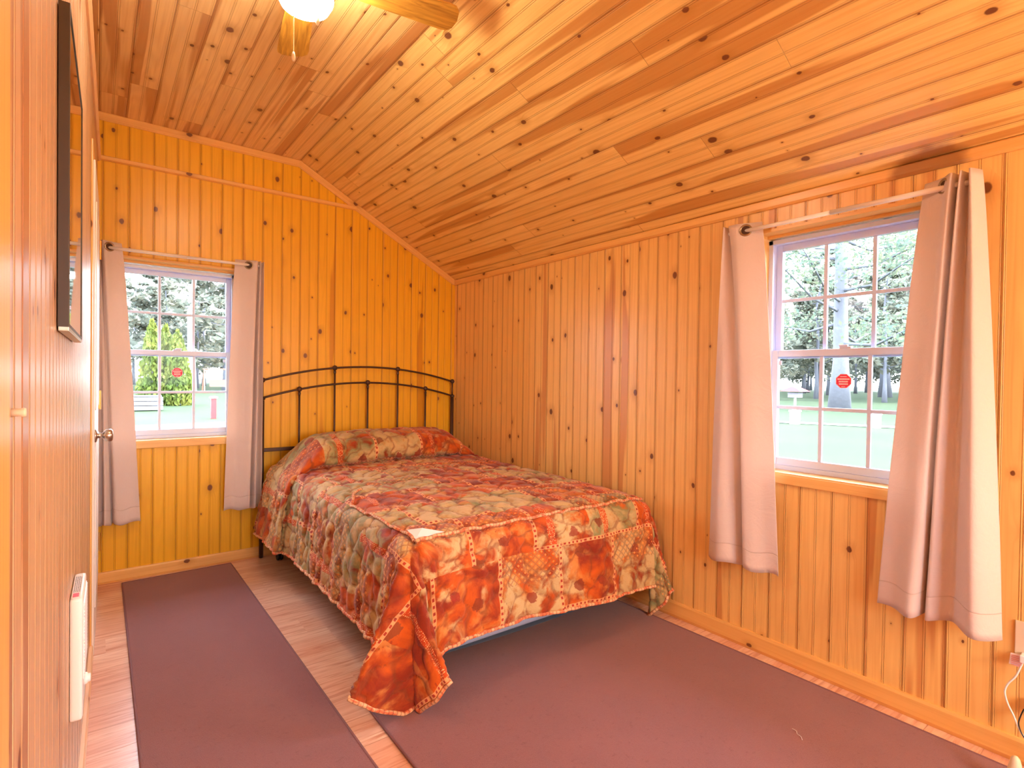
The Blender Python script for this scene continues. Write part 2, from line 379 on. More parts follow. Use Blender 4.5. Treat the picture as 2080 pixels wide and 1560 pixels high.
def grass_mat():
    b = NB('lawn')
    o = b.n('TexCoord').outputs['Object']
    f, _ = b.noise(o, .35, 4); f2, _ = b.noise(o, 18, 4, .7)
    col = b.mix(b.step(f, .35, .65), (.030, .044, .020), (.024, .040, .018))
    col = b.mix(b.m_('MULTIPLY', f2, .6), col, (.042, .048, .028))
    return b.done(col, .95, spec=.1)
M['grass'] = grass_mat()
M['path'] = simple('pale_path', (.20, .195, .19), .9, nscale=4)
M['bark'] = simple('grey_bark', (.11, .11, .135), .9, nscale=6, bumpd=.05, var=.15)
M['birch'] = simple('pale_bark', (.30, .28, .30), .85, nscale=5, var=.1)
def leaf_mat(name, c1, c2):
    b = NB(name)
    o = b.n('TexCoord').outputs['Object']
    f, _ = b.noise(o, 1.1, 4, .6)
    col = b.mix(b.step(f, .35, .65), c1, c2)
    return b.done(col, .8, spec=.15, trans=(.35, col))
M['needles'] = leaf_mat('pine_needles', (.085, .125, .10), (.155, .17, .10))
M['needles2'] = leaf_mat('mixed_foliage', (.125, .14, .115), (.17, .16, .12))
M['arbor'] = leaf_mat('arborvitae_green', (.07, .105, .02), (.14, .15, .03))
M['twig'] = leaf_mat('bare_twigs', (.11, .095, .09), (.14, .12, .10))

# ------------------------------------------------------------------ mesh helpers
def link(name, bm, mat, parent=None, smooth=False):
    me = bpy.data.meshes.new(name); bm.normal_update(); bm.to_mesh(me); bm.free()
    if smooth:
        for p in me.polygons: p.use_smooth = True
    o = bpy.data.objects.new(name, me); COL.objects.link(o)
    if mat is not None: me.materials.append(mat)
    if parent is not None: o.parent = parent
    return o
def tag(o, label=None, cat=None, group=None, kind=None):
    if label: o['label'] = label
    if cat: o['category'] = cat
    if group: o['group'] = group
    if kind: o['kind'] = kind
    return o
def empty(name, loc=(0, 0, 0), **kw):
    o = bpy.data.objects.new(name, None); COL.objects.link(o); o.location = loc; o.empty_display_size = .05
    tag(o, **kw); return o
def box(bm, x0, x1, y0, y1, z0, z1, bevel=0.0, ax=(0, 1)):
    """axis box with UVs in metres; ax = (axis used for u, axis used for v) hint"""
    vs = [bm.verts.new((x, y, z)) for x in (x0, x1) for y in (y0, y1) for z in (z0, z1)]
    idx = [(0, 1, 3, 2), (4, 6, 7, 5), (0, 4, 5, 1), (2, 3, 7, 6), (0, 2, 6, 4), (1, 5, 7, 3)]
    fs = [bm.faces.new([vs[i] for i in f]) for f in idx]
    if bevel:
        es = list({e for f in fs for e in f.edges})
        bmesh.ops.bevel(bm, geom=es, offset=bevel, segments=2, affect='EDGES', profile=.6)
    return vs
def uvbox(bm, along):
    """box UVs: v runs along axis `along`, u is the sum of the other two"""
    L = bm.loops.layers.uv.verify()
    o = [a for a in (0, 1, 2) if a != along]
    for f in bm.faces:
        for l in f.loops:
            c = l.vert.co; l[L].uv = (c[o[0]] + c[o[1]], c[along])
def quad(bm, pts, uvs):
    L = bm.loops.layers.uv.verify()
    f = bm.faces.new([bm.verts.new(p) for p in pts])
    for l, q in zip(f.loops, uvs): l[L].uv = q
    return f
def tube(bm, pts, rad, seg=10, closed=False, caps=True):
    pts = [Vector(p) for p in pts]; n = len(pts)
    L = bm.loops.layers.uv.verify()
    rads = rad if isinstance(rad, (list, tuple)) else [rad] * n
    rings = []; up = Vector((0, 0, 1)); acc = 0; accs = []
    prev = None
    for i, p in enumerate(pts):
        if closed: t = (pts[(i + 1) % n] - pts[i - 1]).normalized()
        else: t = (pts[min(i + 1, n - 1)] - pts[max(i - 1, 0)]).normalized()
        if prev is None:
            a = t.orthogonal().normalized()
        else:
            a = (prev - t * prev.dot(t)).normalized()
        prev = a; b_ = t.cross(a)
        if i: acc += (pts[i] - pts[i - 1]).length
        accs.append(acc)
        rings.append([bm.verts.new(p + (a * math.cos(k * 2 * math.pi / seg) + b_ * math.sin(k * 2 * math.pi / seg)) * rads[i]) for k in range(seg)])
    m = n if closed else n - 1
    for i in range(m):
        r0, r1 = rings[i], rings[(i + 1) % n]
        for k in range(seg):
            f = bm.faces.new((r0[k], r0[(k + 1) % seg], r1[(k + 1) % seg], r1[k]))
            for l, q in zip(f.loops, ((k / seg * .05, accs[i]), ((k + 1) / seg * .05, accs[i]), ((k + 1) / seg * .05, accs[(i + 1) % n]), (k / seg * .05, accs[(i + 1) % n]))): l[L].uv = q
    if caps and not closed:
        bm.faces.new(list(reversed(rings[0]))); bm.faces.new(rings[-1])
def lathe(bm, prof, origin=(0, 0, 0), seg=24, axis='Z', rot=None):
    """prof: list of (r, h)"""
    o = Vector(origin); rings = []
    for r, h in prof:
        ring = []
        for k in range(seg):
            a = k * 2 * math.pi / seg
            p = Vector((r * math.cos(a), r * math.sin(a), h))
            if axis == 'X': p = Vector((h, p.x, p.y))
            if axis == 'Y': p = Vector((p.x, h, p.y))
            if rot: p = rot @ p
            ring.append(bm.verts.new(o + p))
        rings.append(ring)
    for i in range(len(rings) - 1):
        for k in range(seg):
            bm.faces.new((rings[i][k], rings[i][(k + 1) % seg], rings[i + 1][(k + 1) % seg], rings[i + 1][k]))
    if prof[0][0] > 1e-5: bm.faces.new(list(reversed(rings[0])))
    if prof[-1][0] > 1e-5: bm.faces.new(rings[-1])
    bmesh.ops.remove_doubles(bm, verts=bm.verts, dist=1e-6)
def B(): return bmesh.new()
def spline(pts, n):
    pts = [Vector(p) for p in pts]; out = []
    m = len(pts) - 1
    for i in range(n):
        t = i / (n - 1) * m; k = min(int(t), m - 1); f = t - k
        p0, p1, p2, p3 = pts[max(k - 1, 0)], pts[k], pts[k + 1], pts[min(k + 2, m)]
        out.append(.5 * ((2 * p1) + (p2 - p0) * f + (2 * p0 - 5 * p1 + 4 * p2 - p3) * f * f + (3 * p1 - p0 - 3 * p2 + p3) * f ** 3))
    return out

# ================================================================== THE ROOM
TH = .15
# window openings: along-wall range and height
W1 = (.063, .742, .805, 1.915)      # x0 x1 z0 z1 in the back wall
W2 = (.614, 1.293, .805, 1.905)     # y0 y1 z0 z1 in the right wall
WR = (.20, 1.25, .75, 1.95)          # opening added in the rear wall (behind the camera) for fill daylight

def wall_panel(name, mat, to3, a0, a1, holes, ztop, thick, anchor=None):
    """wall in local coords (a, z); to3(a, z, d) -> world; d=0 inside face, d=thick outside. Built from vertical strips."""
    cuts = sorted({a0, a1} | {h[0] for h in holes} | {h[1] for h in holes} | (set(anchor or [])))
    bm = B()
    for i in range(len(cuts) - 1):
        l, r = cuts[i], cuts[i + 1]
        segs = [(0.0, None)]
        hh = [h for h in holes if h[0] <= l + 1e-6 and h[1] >= r - 1e-6]
        if hh: segs = [(0.0, hh[0][2]), (hh[0][3], None)]
        for zb, zt in segs:
            zl = ztop(l) if zt is None else zt; zr = ztop(r) if zt is None else zt
            quad(bm, [to3(l, zb, 0), to3(r, zb, 0), to3(r, zr, 0), to3(l, zl, 0)], [(l, zb), (r, zb), (r, zr), (l, zl)])
            quad(bm, [to3(l, zb, thick), to3(l, zl, thick), to3(r, zr, thick), to3(r, zb, thick)], [(l, zb), (l, zl), (r, zr), (r, zb)])
            quad(bm, [to3(l, zl, 0), to3(r, zr, 0), to3(r, zr, thick), to3(l, zl, thick)], [(l, 0), (r, 0), (r, .1), (l, .1)])
            quad(bm, [to3(l, zb, 0), to3(l, zb, thick), to3(r, zb, thick), to3(r, zb, 0)], [(l, 0), (r, 0), (r, .1), (l, .1)])
    for h in holes:
        for a in (h[0], h[1]):
            quad(bm, [to3(a, h[2], 0), to3(a, h[3], 0), to3(a, h[3], thick), to3(a, h[2], thick)], [(0, h[2]), (0, h[3]), (.1, h[3]), (.1, h[2])])
    bmesh.ops.remove_doubles(bm, verts=bm.verts, dist=1e-5)
    o = link(name, bm, mat); tag(o, kind='structure'); return o

o = wall_panel('wall_back', M['wall_back'], lambda a, z, d: (a, YB + d, z), -.14, XR + .14, [W1], lambda a: zc(a) + .01, TH, anchor=[XK])
o['label'] = 'knotty pine board back wall behind the bed headboard'
wall_panel('wall_right', M['wall_right'], lambda a, z, d: (XR + d, a, z), YN - .1, YB + .1, [W2], lambda a: ZR + .01, TH)
wall_panel('wall_rear', M['wall_back'], lambda a, z, d: (a, YN - d, z), -.3, XR + .14, [WR], lambda a: zc(a) + .01, TH, anchor=[XK])
DY0, DY1, DZ = 2.93, 3.66, 2.14     # door opening in the left wall
gpts = []; a = -.02 - .1225 * 2
while a < YB:
    gpts += [(a, .0035), (a + .006, 0), (a + .0545, 0), (a + .0605, .0022), (a + .0665, 0), (a + .1165, 0)]; a += .1225
gpts = [g for g in gpts if g[0] < YB and not (DY0 - .004 < g[0] < DY1 + .004)]
def groove(a):
    if DY0 - .01 < a < DY1 + .01: return 0.0
    return float(np.interp(a, [g[0] for g in gpts], [g[1] for g in gpts]))
wall_panel('wall_left', M['wall_left'], lambda a, z, d: (lx(a, -d - (groove(a) if d == 0 else 0)), a, z), YN - .1, YB + .05, [(DY0, DY1, 0.0, DZ)], lambda a: ZF + .01, .10, anchor=[g[0] for g in gpts])

bm = B()
quad(bm, [(-.35, YN - .2, 0), (XR + .2, YN - .2, 0), (XR + .2, YB + .2, 0), (-.35, YB + .2, 0)],
     [(YN - .2, -.35), (YN - .2, XR + .2), (YB + .2, XR + .2), (YB + .2, -.35)])
quad(bm, [(-.35, YN - .2, -.1), (-.35, YB + .2, -.1), (XR + .2, YB + .2, -.1), (XR + .2, YN - .2, -.1)], [(0, 0)] * 4)
tag(link('floor', bm, M['floor']), kind='structure')

bm = B(); SL = math.hypot(XR - XK, ZF - ZR)
y0, y1 = YN - .1, YB + .1
quad(bm, [(-.3, y0, ZF), (-.3, y1, ZF), (XK, y1, ZF), (XK, y0, ZF)], [(-.3, y0), (-.3, y1), (XK, y1), (XK, y0)])
quad(bm, [(-.3, y0, ZF + .1), (XK, y0, ZF + .1), (XK, y1, ZF + .1), (-.3, y1, ZF + .1)], [(0, 0)] * 4)
o = link('ceiling', bm, M['ceiling']); tag(o, kind='structure')
bm = B(); k = 1.12
xe, ze = XK + (XR - XK) * k, ZF + (ZR - ZF) * k
quad(bm, [(XK, y0, ZF), (XK, y1, ZF), (xe, y1, ze), (xe, y0, ze)], [(0, y0 + 5), (0, y1 + 5), (SL * k, y1 + 5), (SL * k, y0 + 5)])
quad(bm, [(XK, y0, ZF + .1), (xe, y0, ze + .1), (xe, y1, ze + .1), (XK, y1, ZF + .1)], [(0, 0)] * 4)
o = link('ceiling_slope', bm, M['ceiling_slope']); tag(o, kind='structure')

# trims ------------------------------------------------------------
def strip(name, p0, p1, down, out, w, t, mat, bevel=.006, inset=None):
    """board from p0 to p1: w wide along `down`, t thick along `out`"""
    p0, p1, down, out = Vector(p0), Vector(p1), Vector(down).normalized(), Vector(out).normalized()
    bm = B(); L = bm.loops.layers.uv.verify()
    ln = (p1 - p0).length
    prof = [(0, 0), (0, t * .75), (w * .12, t), (w * .80, t), (w, t * .45), (w, 0)]
    ds = [0.0]
    for i in range(1, len(prof)): ds.append(ds[-1] + math.hypot(prof[i][0] - prof[i - 1][0], prof[i][1] - prof[i - 1][1]))
    a = [bm.verts.new(p0 + down * x + out * y) for x, y in prof]; c = [bm.verts.new(p1 + down * x + out * y) for x, y in prof]
    for i in range(len(prof) - 1):
        f = bm.faces.new((a[i], a[i + 1], c[i + 1], c[i]))
        for l, q in zip(f.loops, ((ds[i], 0), (ds[i + 1], 0), (ds[i + 1], ln), (ds[i], ln))): l[L].uv = q
    bm.faces.new(list(reversed(a))); bm.faces.new(c); bm.faces.new((a[0], c[0], c[-1], a[-1]))
    bmesh.ops.recalc_face_normals(bm, faces=bm.faces)
    return tag(link(name, bm, mat), kind='structure')
strip('trim_1', (0, YB, ZF), (XK + .012, YB, ZF), (0, 0, -1), (0, -1, 0), .046, .016, M['trim'])
sl = Vector((XR - XK, 0, ZR - ZF)).normalized()
strip('trim_2', (XK, YB, ZF), (XR, YB, ZR), (sl.z, 0, -sl.x), (0, -1, 0), .046, .017, M['trim'])
strip('trim_3', (XR, YB, ZR), (XR, YN, ZR), (0, 0, -1), (-1, 0, 0), .042, .018, M['trim_stain'])
strip('trim_4', (0.0, YB, 2.468), (1.52, YB, 2.475), (0, 0, -1), (0, -1, 0), .026, .018, M['trim'])
strip('trim_5', (lx(YB), YB, 2.468), (lx(YN), YN, 2.468), (0, 0, -1), (1, .02, 0), .034, .016, M['trim_pale'])
strip('baseboard_back', (0, YB, .070), (XR, YB, .070), (0, 0, -1), (0, -1, 0), .070, .013, M['trim'])
strip('baseboard_right', (XR, YB, .082), (XR, YN, .082), (0, 0, -1), (-1, 0, 0), .082, .014, M['trim'])
strip('baseboard_left', (lx(2.87), 2.87, .078), (lx(YN), YN, .078), (0, 0, -1), (1, .02, 0), .078, .013, M['trim_pale'])
strip('baseboard_left_far', (lx(YB), YB, .078), (lx(3.72), 3.72, .078), (0, 0, -1), (1, .02, 0), .078, .010, M['trim'])

# left wall frame: local x = out of the wall, y = along
LR = math.atan2(.02, 1)             # the left wall runs very slightly askew
def lwall_root(name, y, z=0.0, d=0.0, **kw):
    o = empty(name, (lx(y, d), y, z), **kw); o.rotation_euler = (0, 0, -LR); return o
# door with its casing
bm = B(); L0 = DY1 - DY0
for (a, b_, c, d_) in ((-.062, .0, 0, DZ + .06), (L0, L0 + .055, 0, DZ + .06), (0, L0, DZ, DZ + .06)):
    box(bm, 0, .006, a, b_, c, d_, .002)
box(bm, -.09, 0.0, -.012, .0, 0, DZ); box(bm, -.09, 0.0, L0, L0 + .012, 0, DZ); box(bm, -.09, 0, 0, L0, DZ, DZ + .012)
uvbox(bm, 2)
o = link('trim_6', bm, M['trim']); o.location = (lx(DY0), DY0, 0); o.rotation_euler = (0, 0, -LR); tag(o, kind='structure')
door = lwall_root('door_1', DY0, 0.0, kind='structure')
bm = B(); box(bm, -.024, .013, .004, L0 - .004, .008, DZ - .006, .002)
for zz0, zz1 in ((.18, .92), (1.06, 1.98)):
    for ya, yb in ((.10, .33), (.40, .63)):
        box(bm, .012, .017, ya, yb, zz0, zz1, .002)
link('door_panel', bm, M['white_paint'], door)
for zz in (.315, 1.08, 1.88):
    bm = B(); box(bm, .004, .0145, L0 - .035, L0 + .012, zz - .045, zz + .045, .001)
    lathe(bm, [(.0001, -.05), (.006, -.05), (.006, .05), (.0001, .05)], (.019, L0 - .004, zz), 10)
    link('hinge', bm, M['brass'], door)
bm = B(); lathe(bm, [(.0001, 0), (.030, 0), (.030, .006), (.012, .010), (.011, .028), (.020, .032), (.027, .040), (.028, .058), (.022, .064), (.0001, .066)], (.012, .062, .95), 28, 'X')
link('door_handle', bm, M['nickel'], door, True)

# the strip of casing at the edge nearest the camera
bm = B(); box(bm, 0, .006, -.06, .018, 0, 2.60, .002); uvbox(bm, 2)
o = link('trim_7', bm, M['trim']); o.location = (lx(.62), .62, 0); o.rotation_euler = (0, 0, -LR); tag(o, kind='structure')

# ------------------------------------------------------------------ windows
def window(idx, to3, a0, a1, z0, z1, sill_z, mirror=False):
    """local: a along wall, z up, d depth outwards (positive = outside)"""
    root = empty('window_%d' % idx, (0, 0, 0), kind='structure')
    def bx(bm, aa, ab, za, zb, da, db, bev=.0015):
        ps = [to3(a, z, d) for a in (aa, ab) for z in (za, zb) for d in (da, db)]
        xs, ys, zs = zip(*ps); box(bm, min(xs), max(xs), min(ys), max(ys), min(zs), max(zs), bev)
    al = 0 if to3(0, 0, 0)[0] != to3(1, 0, 0)[0] else 1
    # wooden lining and casing
    bm = B(); t = .014
    for q in ((a0, a0 + t, z0, z1), (a1 - t, a1, z0, z1)): bx(bm, *q, -.004, .14)
    uvbox(bm, 2); link('jamb', bm, M['trim'], root)
    bm = B(); bx(bm, a0, a1, z1 - t, z1, -.004, .14); bx(bm, a0 + t, a1 - t, z1 - t - .014, z1 - t, .060, .14); uvbox(bm, al); link('head_lining', bm, M['trim'], root)
    bm = B(); bx(bm, a0 - .012, a1 + .012, sill_z - .030, sill_z + .012, -.016, .0, .004); bx(bm, a0, a1, sill_z - .004, sill_z + .018, -.010, .14, .003)
    uvbox(bm, al); link('window_sill', bm, M['trim'], root)
    # vinyl frame
    f0, f1, g0, g1 = a0 + t, a1 - t, sill_z + .018, z1 - t - .020
    bm = B(); fw = .020
    for q in ((f0, f0 + fw, g0, g1), (f1 - fw, f1, g0, g1), (f0, f1, g0, g0 + fw), (f0, f1, g1 - fw, g1)): bx(bm, *q, .075, .138)
    link('window_frame', bm, M['vinyl'], root)
    zm = 1.357
    def sash(name, zlo, zhi, da, db, bot, top):
        s0, s1 = f0 + fw, f1 - fw; st = .028
        bm = B()
        bx(bm, s0, s0 + st, zlo, zhi, da, db, .003); bx(bm, s1 - st, s1, zlo, zhi, da, db, .003)
        bx(bm, s0 + st, s1 - st, zlo, zlo + bot, da, db, .003); bx(bm, s0 + st, s1 - st, zhi - top, zhi, da, db, .003)
        sa = link(name, bm, M['vinyl'], root)
        i0, i1, j0, j1 = s0 + st, s1 - st, zlo + bot, zhi - top
        bm = B(); mw = .0075; dm = (da + db) / 2
        for k in (1, 2):
            c = i0 + (i1 - i0) * k / 3; bx(bm, c - mw, c + mw, j0, j1, dm - .008, dm + .006, .002)
        c = (j0 + j1) / 2; bx(bm, i0, i1, c - mw, c + mw, dm - .0075, dm + .0055, .002)
        link('muntins', bm, M['vinyl'], sa)
        bm = B(); bx(bm, i0 - .004, i1 + .004, j0 - .004, j1 + .004, dm + .007, dm + .010, 0)
        link('pane', bm, M['glass'], sa)
        return sa, i0, i1, j0, j1, dm
    up = sash('upper_sash', zm - .025, g1 - fw, .108, .132, .036, .030)
    lo = sash('lower_sash', g0 + fw, zm + .012, .080, .104, .034, .030)
    c = (a0 + a1) / 2
    bm = B(); bx(bm, c - .022, c + .022, zm + .012, zm + .020, .084, .104, .002); bx(bm, c - .008, c + .026, zm + .020, zm + .028, .088, .100, .002)
    link('sash_lock', bm, M['vinyl'], root)
    for q in (lo[1] + .012, lo[2] - .012):
        bm = B(); bx(bm, q - .007, q + .007, zm - .055, zm - .035, .078, .082, .0); link('tilt_latch', bm, M['vinyl'], root)
    # flat exterior trim
    bm = B()
    for q in ((a0 - .06, a0, z0 - .06, z1 + .06), (a1, a1 + .06, z0 - .06, z1 + .06), (a0, a1, z0 - .06, z0), (a0, a1, z1, z1 + .06)): bx(bm, *q, .151, .17, .0)
    link('outer_trim', bm, M['vinyl'], root)
    return lo
T1 = lambda a, z, d: (a, YB + d, z)
T2 = lambda a, z, d: (XR + d, a, z)
lo1 = window(1, T1, *W1, .805)
lo2 = window(2, T2, *W2, .812)
# unseen window added behind the camera to let in more daylight
rw = empty('window_3', (0, 0, 0), kind='structure')
bm = B()
for q in ((WR[0], WR[0] + .05, WR[2], WR[3]), (WR[1] - .05, WR[1], WR[2], WR[3]), (WR[0], WR[1], WR[2], WR[2] + .05), (WR[0], WR[1], WR[3] - .05, WR[3]), ((WR[0] + WR[1]) / 2 - .03, (WR[0] + WR[1]) / 2 + .03, WR[2], WR[3])):
    box(bm, q[0], q[1], YN - .09, YN - .04, q[2], q[3], .002)
link('window_frame', bm, M['vinyl'], rw)
bm = B(); box(bm, WR[0], WR[1], YN - .067, YN - .064, WR[2], WR[3]); link('pane', bm, M['glass'], rw)

# daylight portals at the openings
def portal(loc, rot, w, h):
    d = bpy.data.lights.new('window_daylight', 'AREA'); d.shape = 'RECTANGLE'; d.size = w; d.size_y = h
    try: d.cycles.is_portal = True
    except Exception: return
    o = bpy.data.objects.new('window_daylight', d); COL.objects.link(o); o.location = loc; o.rotation_euler = rot
portal(((W1[0] + W1[1]) / 2, YB + .16, 1.35), (math.radians(-90), 0, 0), .7, 1.1)
portal((XR + .16, (W2[0] + W2[1]) / 2, 1.35), (0, math.radians(90), 0), 1.1, .7)
portal(((WR[0] + WR[1]) / 2, YN - .15, (WR[2] + WR[3]) / 2), (math.radians(90), 0, 0), 1.05, 1.2)

# stickers on the lower centre panes
def sticker(to3, a, z, d, r, label, flip):
    root = empty('window_sticker', to3(a, z, d), label=label, cat='sticker', group='round red window stickers')
    root['group'] = 'red alarm stickers on the window panes'
    c = Vector(to3(a, z, d))
    def P(x, y, e): return Vector(to3(a + x * flip, z + y, d + e)) - c
    def plate(name, pts, e0, e1, mat):
        bm = B(); v0 = [bm.verts.new(P(x, y, e0)) for x, y in pts]; v1 = [bm.verts.new(P(x, y, e1)) for x, y in pts]
        bm.faces.new(v0); bm.faces.new(list(reversed(v1)))
        for i in range(len(pts)): bm.faces.new((v0[i], v0[(i + 1) % len(pts)], v1[(i + 1) % len(pts)], v1[i]))
        bmesh.ops.recalc_face_normals(bm, faces=bm.faces); return bm
    oc = [(r * math.cos(math.radians(22.5 + 45 * k)), r * math.sin(math.radians(22.5 + 45 * k))) for k in range(8)]
    link('sticker_border', plate('', [(x * 1.08, y * 1.08) for x, y in oc], -.0004, 0, None), M['white_ink'], root)
    link('sticker_face', plate('', oc, -.0009, -.0004, None), M['red'], root)
    rnd = random.Random(3)
    bm = B()
    for y, hw, h in ((.62, .42, .10), (.27, .78, .20), (-.08, .60, .19), (-.42, .58, .20), (-.76, .24, .10)):   # lines of print, too small to read
        x = -hw
        while x < hw - .02:
            w = rnd.uniform(.07, .15)
            x1 = min(x + w, hw)
            pts = [(x * r, (y - h / 2) * r), (x1 * r, (y - h / 2) * r), (x1 * r, (y + h / 2) * r), (x * r, (y + h / 2) * r)]
            bm.faces.new([bm.verts.new(P(px, py, -.0012)) for px, py in pts]); x = x1 + .022
    bmesh.ops.recalc_face_normals(bm, faces=bm.faces)
    link('print', bm, M['white_ink'], root)
sticker(T1, .405, 1.232, lo1[5] + .0065, .030, 'red octagonal sticker with white print on the far left window beside the door', 1)
sticker(T2, .962, 1.233, lo2[5] + .0065, .030, 'red octagonal sticker with white print on the right-hand window near the outlet', -1)

# ------------------------------------------------------------------ curtains
def curtain(to3, top, bot, zt, zb, label, grom, flip=1):
    n, m = 90, 60
    def sp(pts): return spline([(a, d, 0) for a, d in pts], n)
    ta, ba = sp(top), sp(bot)
    bm = B(); L = bm.loops.layers.uv.verify(); V = []
    org = Vector(to3(grom, zt, -.07))
    root = empty('curtain', org, label=label, cat='curtain', group='blush curtain panels')
    ul = [0.0]
    for i in range(1, n): ul.append(ul[-1] + (ba[i] - ba[i - 1]).length)
    for j in range(m + 1):
        t = j / m; w = t ** .8; row = []
        for i in range(n):
            a = ta[i].x * (1 - w) + ba[i].x * w; d = ta[i].y * (1 - w) + ba[i].y * w
            d = .07 + (d - .07) * (1.25 + .45 * t); d += .004 * noise.noise(Vector((a * 18, t * 5, grom * 9))) * (t + .2)
            a += .003 * noise.noise(Vector((a * 9 + 5, t * 4, 3))) * t
            z = zt + (zb - zt) * t + (.006 * math.sin(i * .21) * t)
            row.append(bm.verts.new(Vector(to3(a, z, -max(d, .010))) - org))
        V.append(row)
    for j in range(m):
        for i in range(n - 1):
            f = bm.faces.new((V[j][i], V[j][i + 1], V[j + 1][i + 1], V[j + 1][i]))
            H = zt - zb
            for l, q in zip(f.loops, ((ul[i], H * (1 - j / m)), (ul[i + 1], H * (1 - j / m)), (ul[i + 1], H * (1 - (j + 1) / m)), (ul[i], H * (1 - (j + 1) / m)))): l[L].uv = q
    cl = link('cloth', bm, M['curtain'], root, True)
    so = cl.modifiers.new('thick', 'SOLIDIFY'); so.thickness = .0018; so.offset = 0
    # grommet ring in the face of the cloth
    bm = B(); c = Vector(to3(grom, zt - .032, -.0755)) - org
    j_ = min(range(1, n - 1), key=lambda i_: abs(ta[i_].x - grom) if i_ < n * .6 else 9); ea = (Vector(to3(ta[j_ + 1].x, 0, -.07 - (ta[j_ + 1].y - .07) * 1.25)) - Vector(to3(ta[j_ - 1].x, 0, -.07 - (ta[j_ - 1].y - .07) * 1.25))).normalized(); ez = Vector((0, 0, 1))
    pts = [c + ea * .0225 * math.cos(k * math.pi / 16) + ez * .0225 * math.sin(k * math.pi / 16) for k in range(32)]
    tube(bm, pts, .0048, 8, closed=True); link('grommet', bm, M['grommet'], root, True)
    bm = B(); nn = ea.cross(ez).normalized()
    for s_ in (-1, 1):
        ps = [c + nn * (.0012 * s_) + ea * .0205 * math.cos(k * math.pi / 16) + ez * .0205 * math.sin(k * math.pi / 16) for k in range(32)]
        bm.faces.new([bm.verts.new(p) for p in ps])
    link('grommet_hole', bm, M['bronze'], root)
    return root
curtain(T1, [(.112, .052), (.085, .060), (.055, .072), (.028, .084), (.016, .060), (.022, .030), (.010, .045), (.006, .075)],
        [(.208, .060), (.160, .072), (.120, .075), (.084, .070), (.074, .040), (.062, .062), (.036, .078), (.028, .045), (.008, .060)],
        1.972, .352, 'pale curtain panel hanging left of the far window, next to the door', .055, -1)
curtain(T1, [(.706, .050), (.74, .058), (.781, .072), (.828, .088), (.842, .060), (.850, .088), (.862, .052), (.872, .080)],
        [(.647, .066), (.70, .060), (.745, .074), (.79, .086), (.800, .050), (.825, .088), (.840, .050), (.866, .080)],
        1.966, .352, 'pale curtain panel hanging between the far window and the bed headboard', .781, 1)
curtain(T2, [(1.250, .050), (1.28, .060), (1.309, .072), (1.35, .086), (1.388, .080), (1.384, .045), (1.400, .062), (1.408, .088)],
        [(1.140, .066), (1.19, .068), (1.25, .082), (1.288, .078), (1.290, .040), (1.34, .075), (1.41, .090), (1.478, .060)],
        1.935, .392, 'pale curtain panel hanging between the bed and the right-hand window', 1.309, 1)
curtain(T2, [(.655, .046), (.625, .056), (.592, .072), (.566, .096), (.552, .060), (.540, .100), (.528, .060), (.515, .102), (.494, .060)],
        [(.768, .066), (.71, .076), (.66, .090), (.634, .074), (.626, .035), (.612, .080), (.55, .058), (.480, .104), (.414, .066)],
        1.938, .405, 'pale curtain panel nearest the camera, right of the right-hand window above the outlet', .592, -1)
def rod(to3, a0, a1, z, label):
    root = empty('curtain_rod', to3(a0, z, -.07), label=label, cat='curtain rod', group='white curtain rods')
    org = Vector(to3(a0, z, -.07))
    bm = B(); tube(bm, [Vector(to3(a, z, -.07)) - org for a in (a0, (a0 + a1) / 2)], .0098, 14); tube(bm, [Vector(to3(a, z, -.07)) - org for a in ((a0 + a1) / 2, a1)], .0086, 14); link('rod', bm, M['rod'], root, True)
    for a in (a0 + .004 * (1 if a1 > a0 else -1), a1 - .004 * (1 if a1 > a0 else -1)):
        bm = B(); tube(bm, [Vector(to3(a, z, -.07)) - org, Vector(to3(a, z, 0)) - org], .0055, 10); link('bracket', bm, M['rod'], root, True)
rod(T1, .020, .852, 1.936, 'white curtain rod above the far window beside the door')
rod(T2, .520, 1.392, 1.902, 'white curtain rod above the right-hand window')

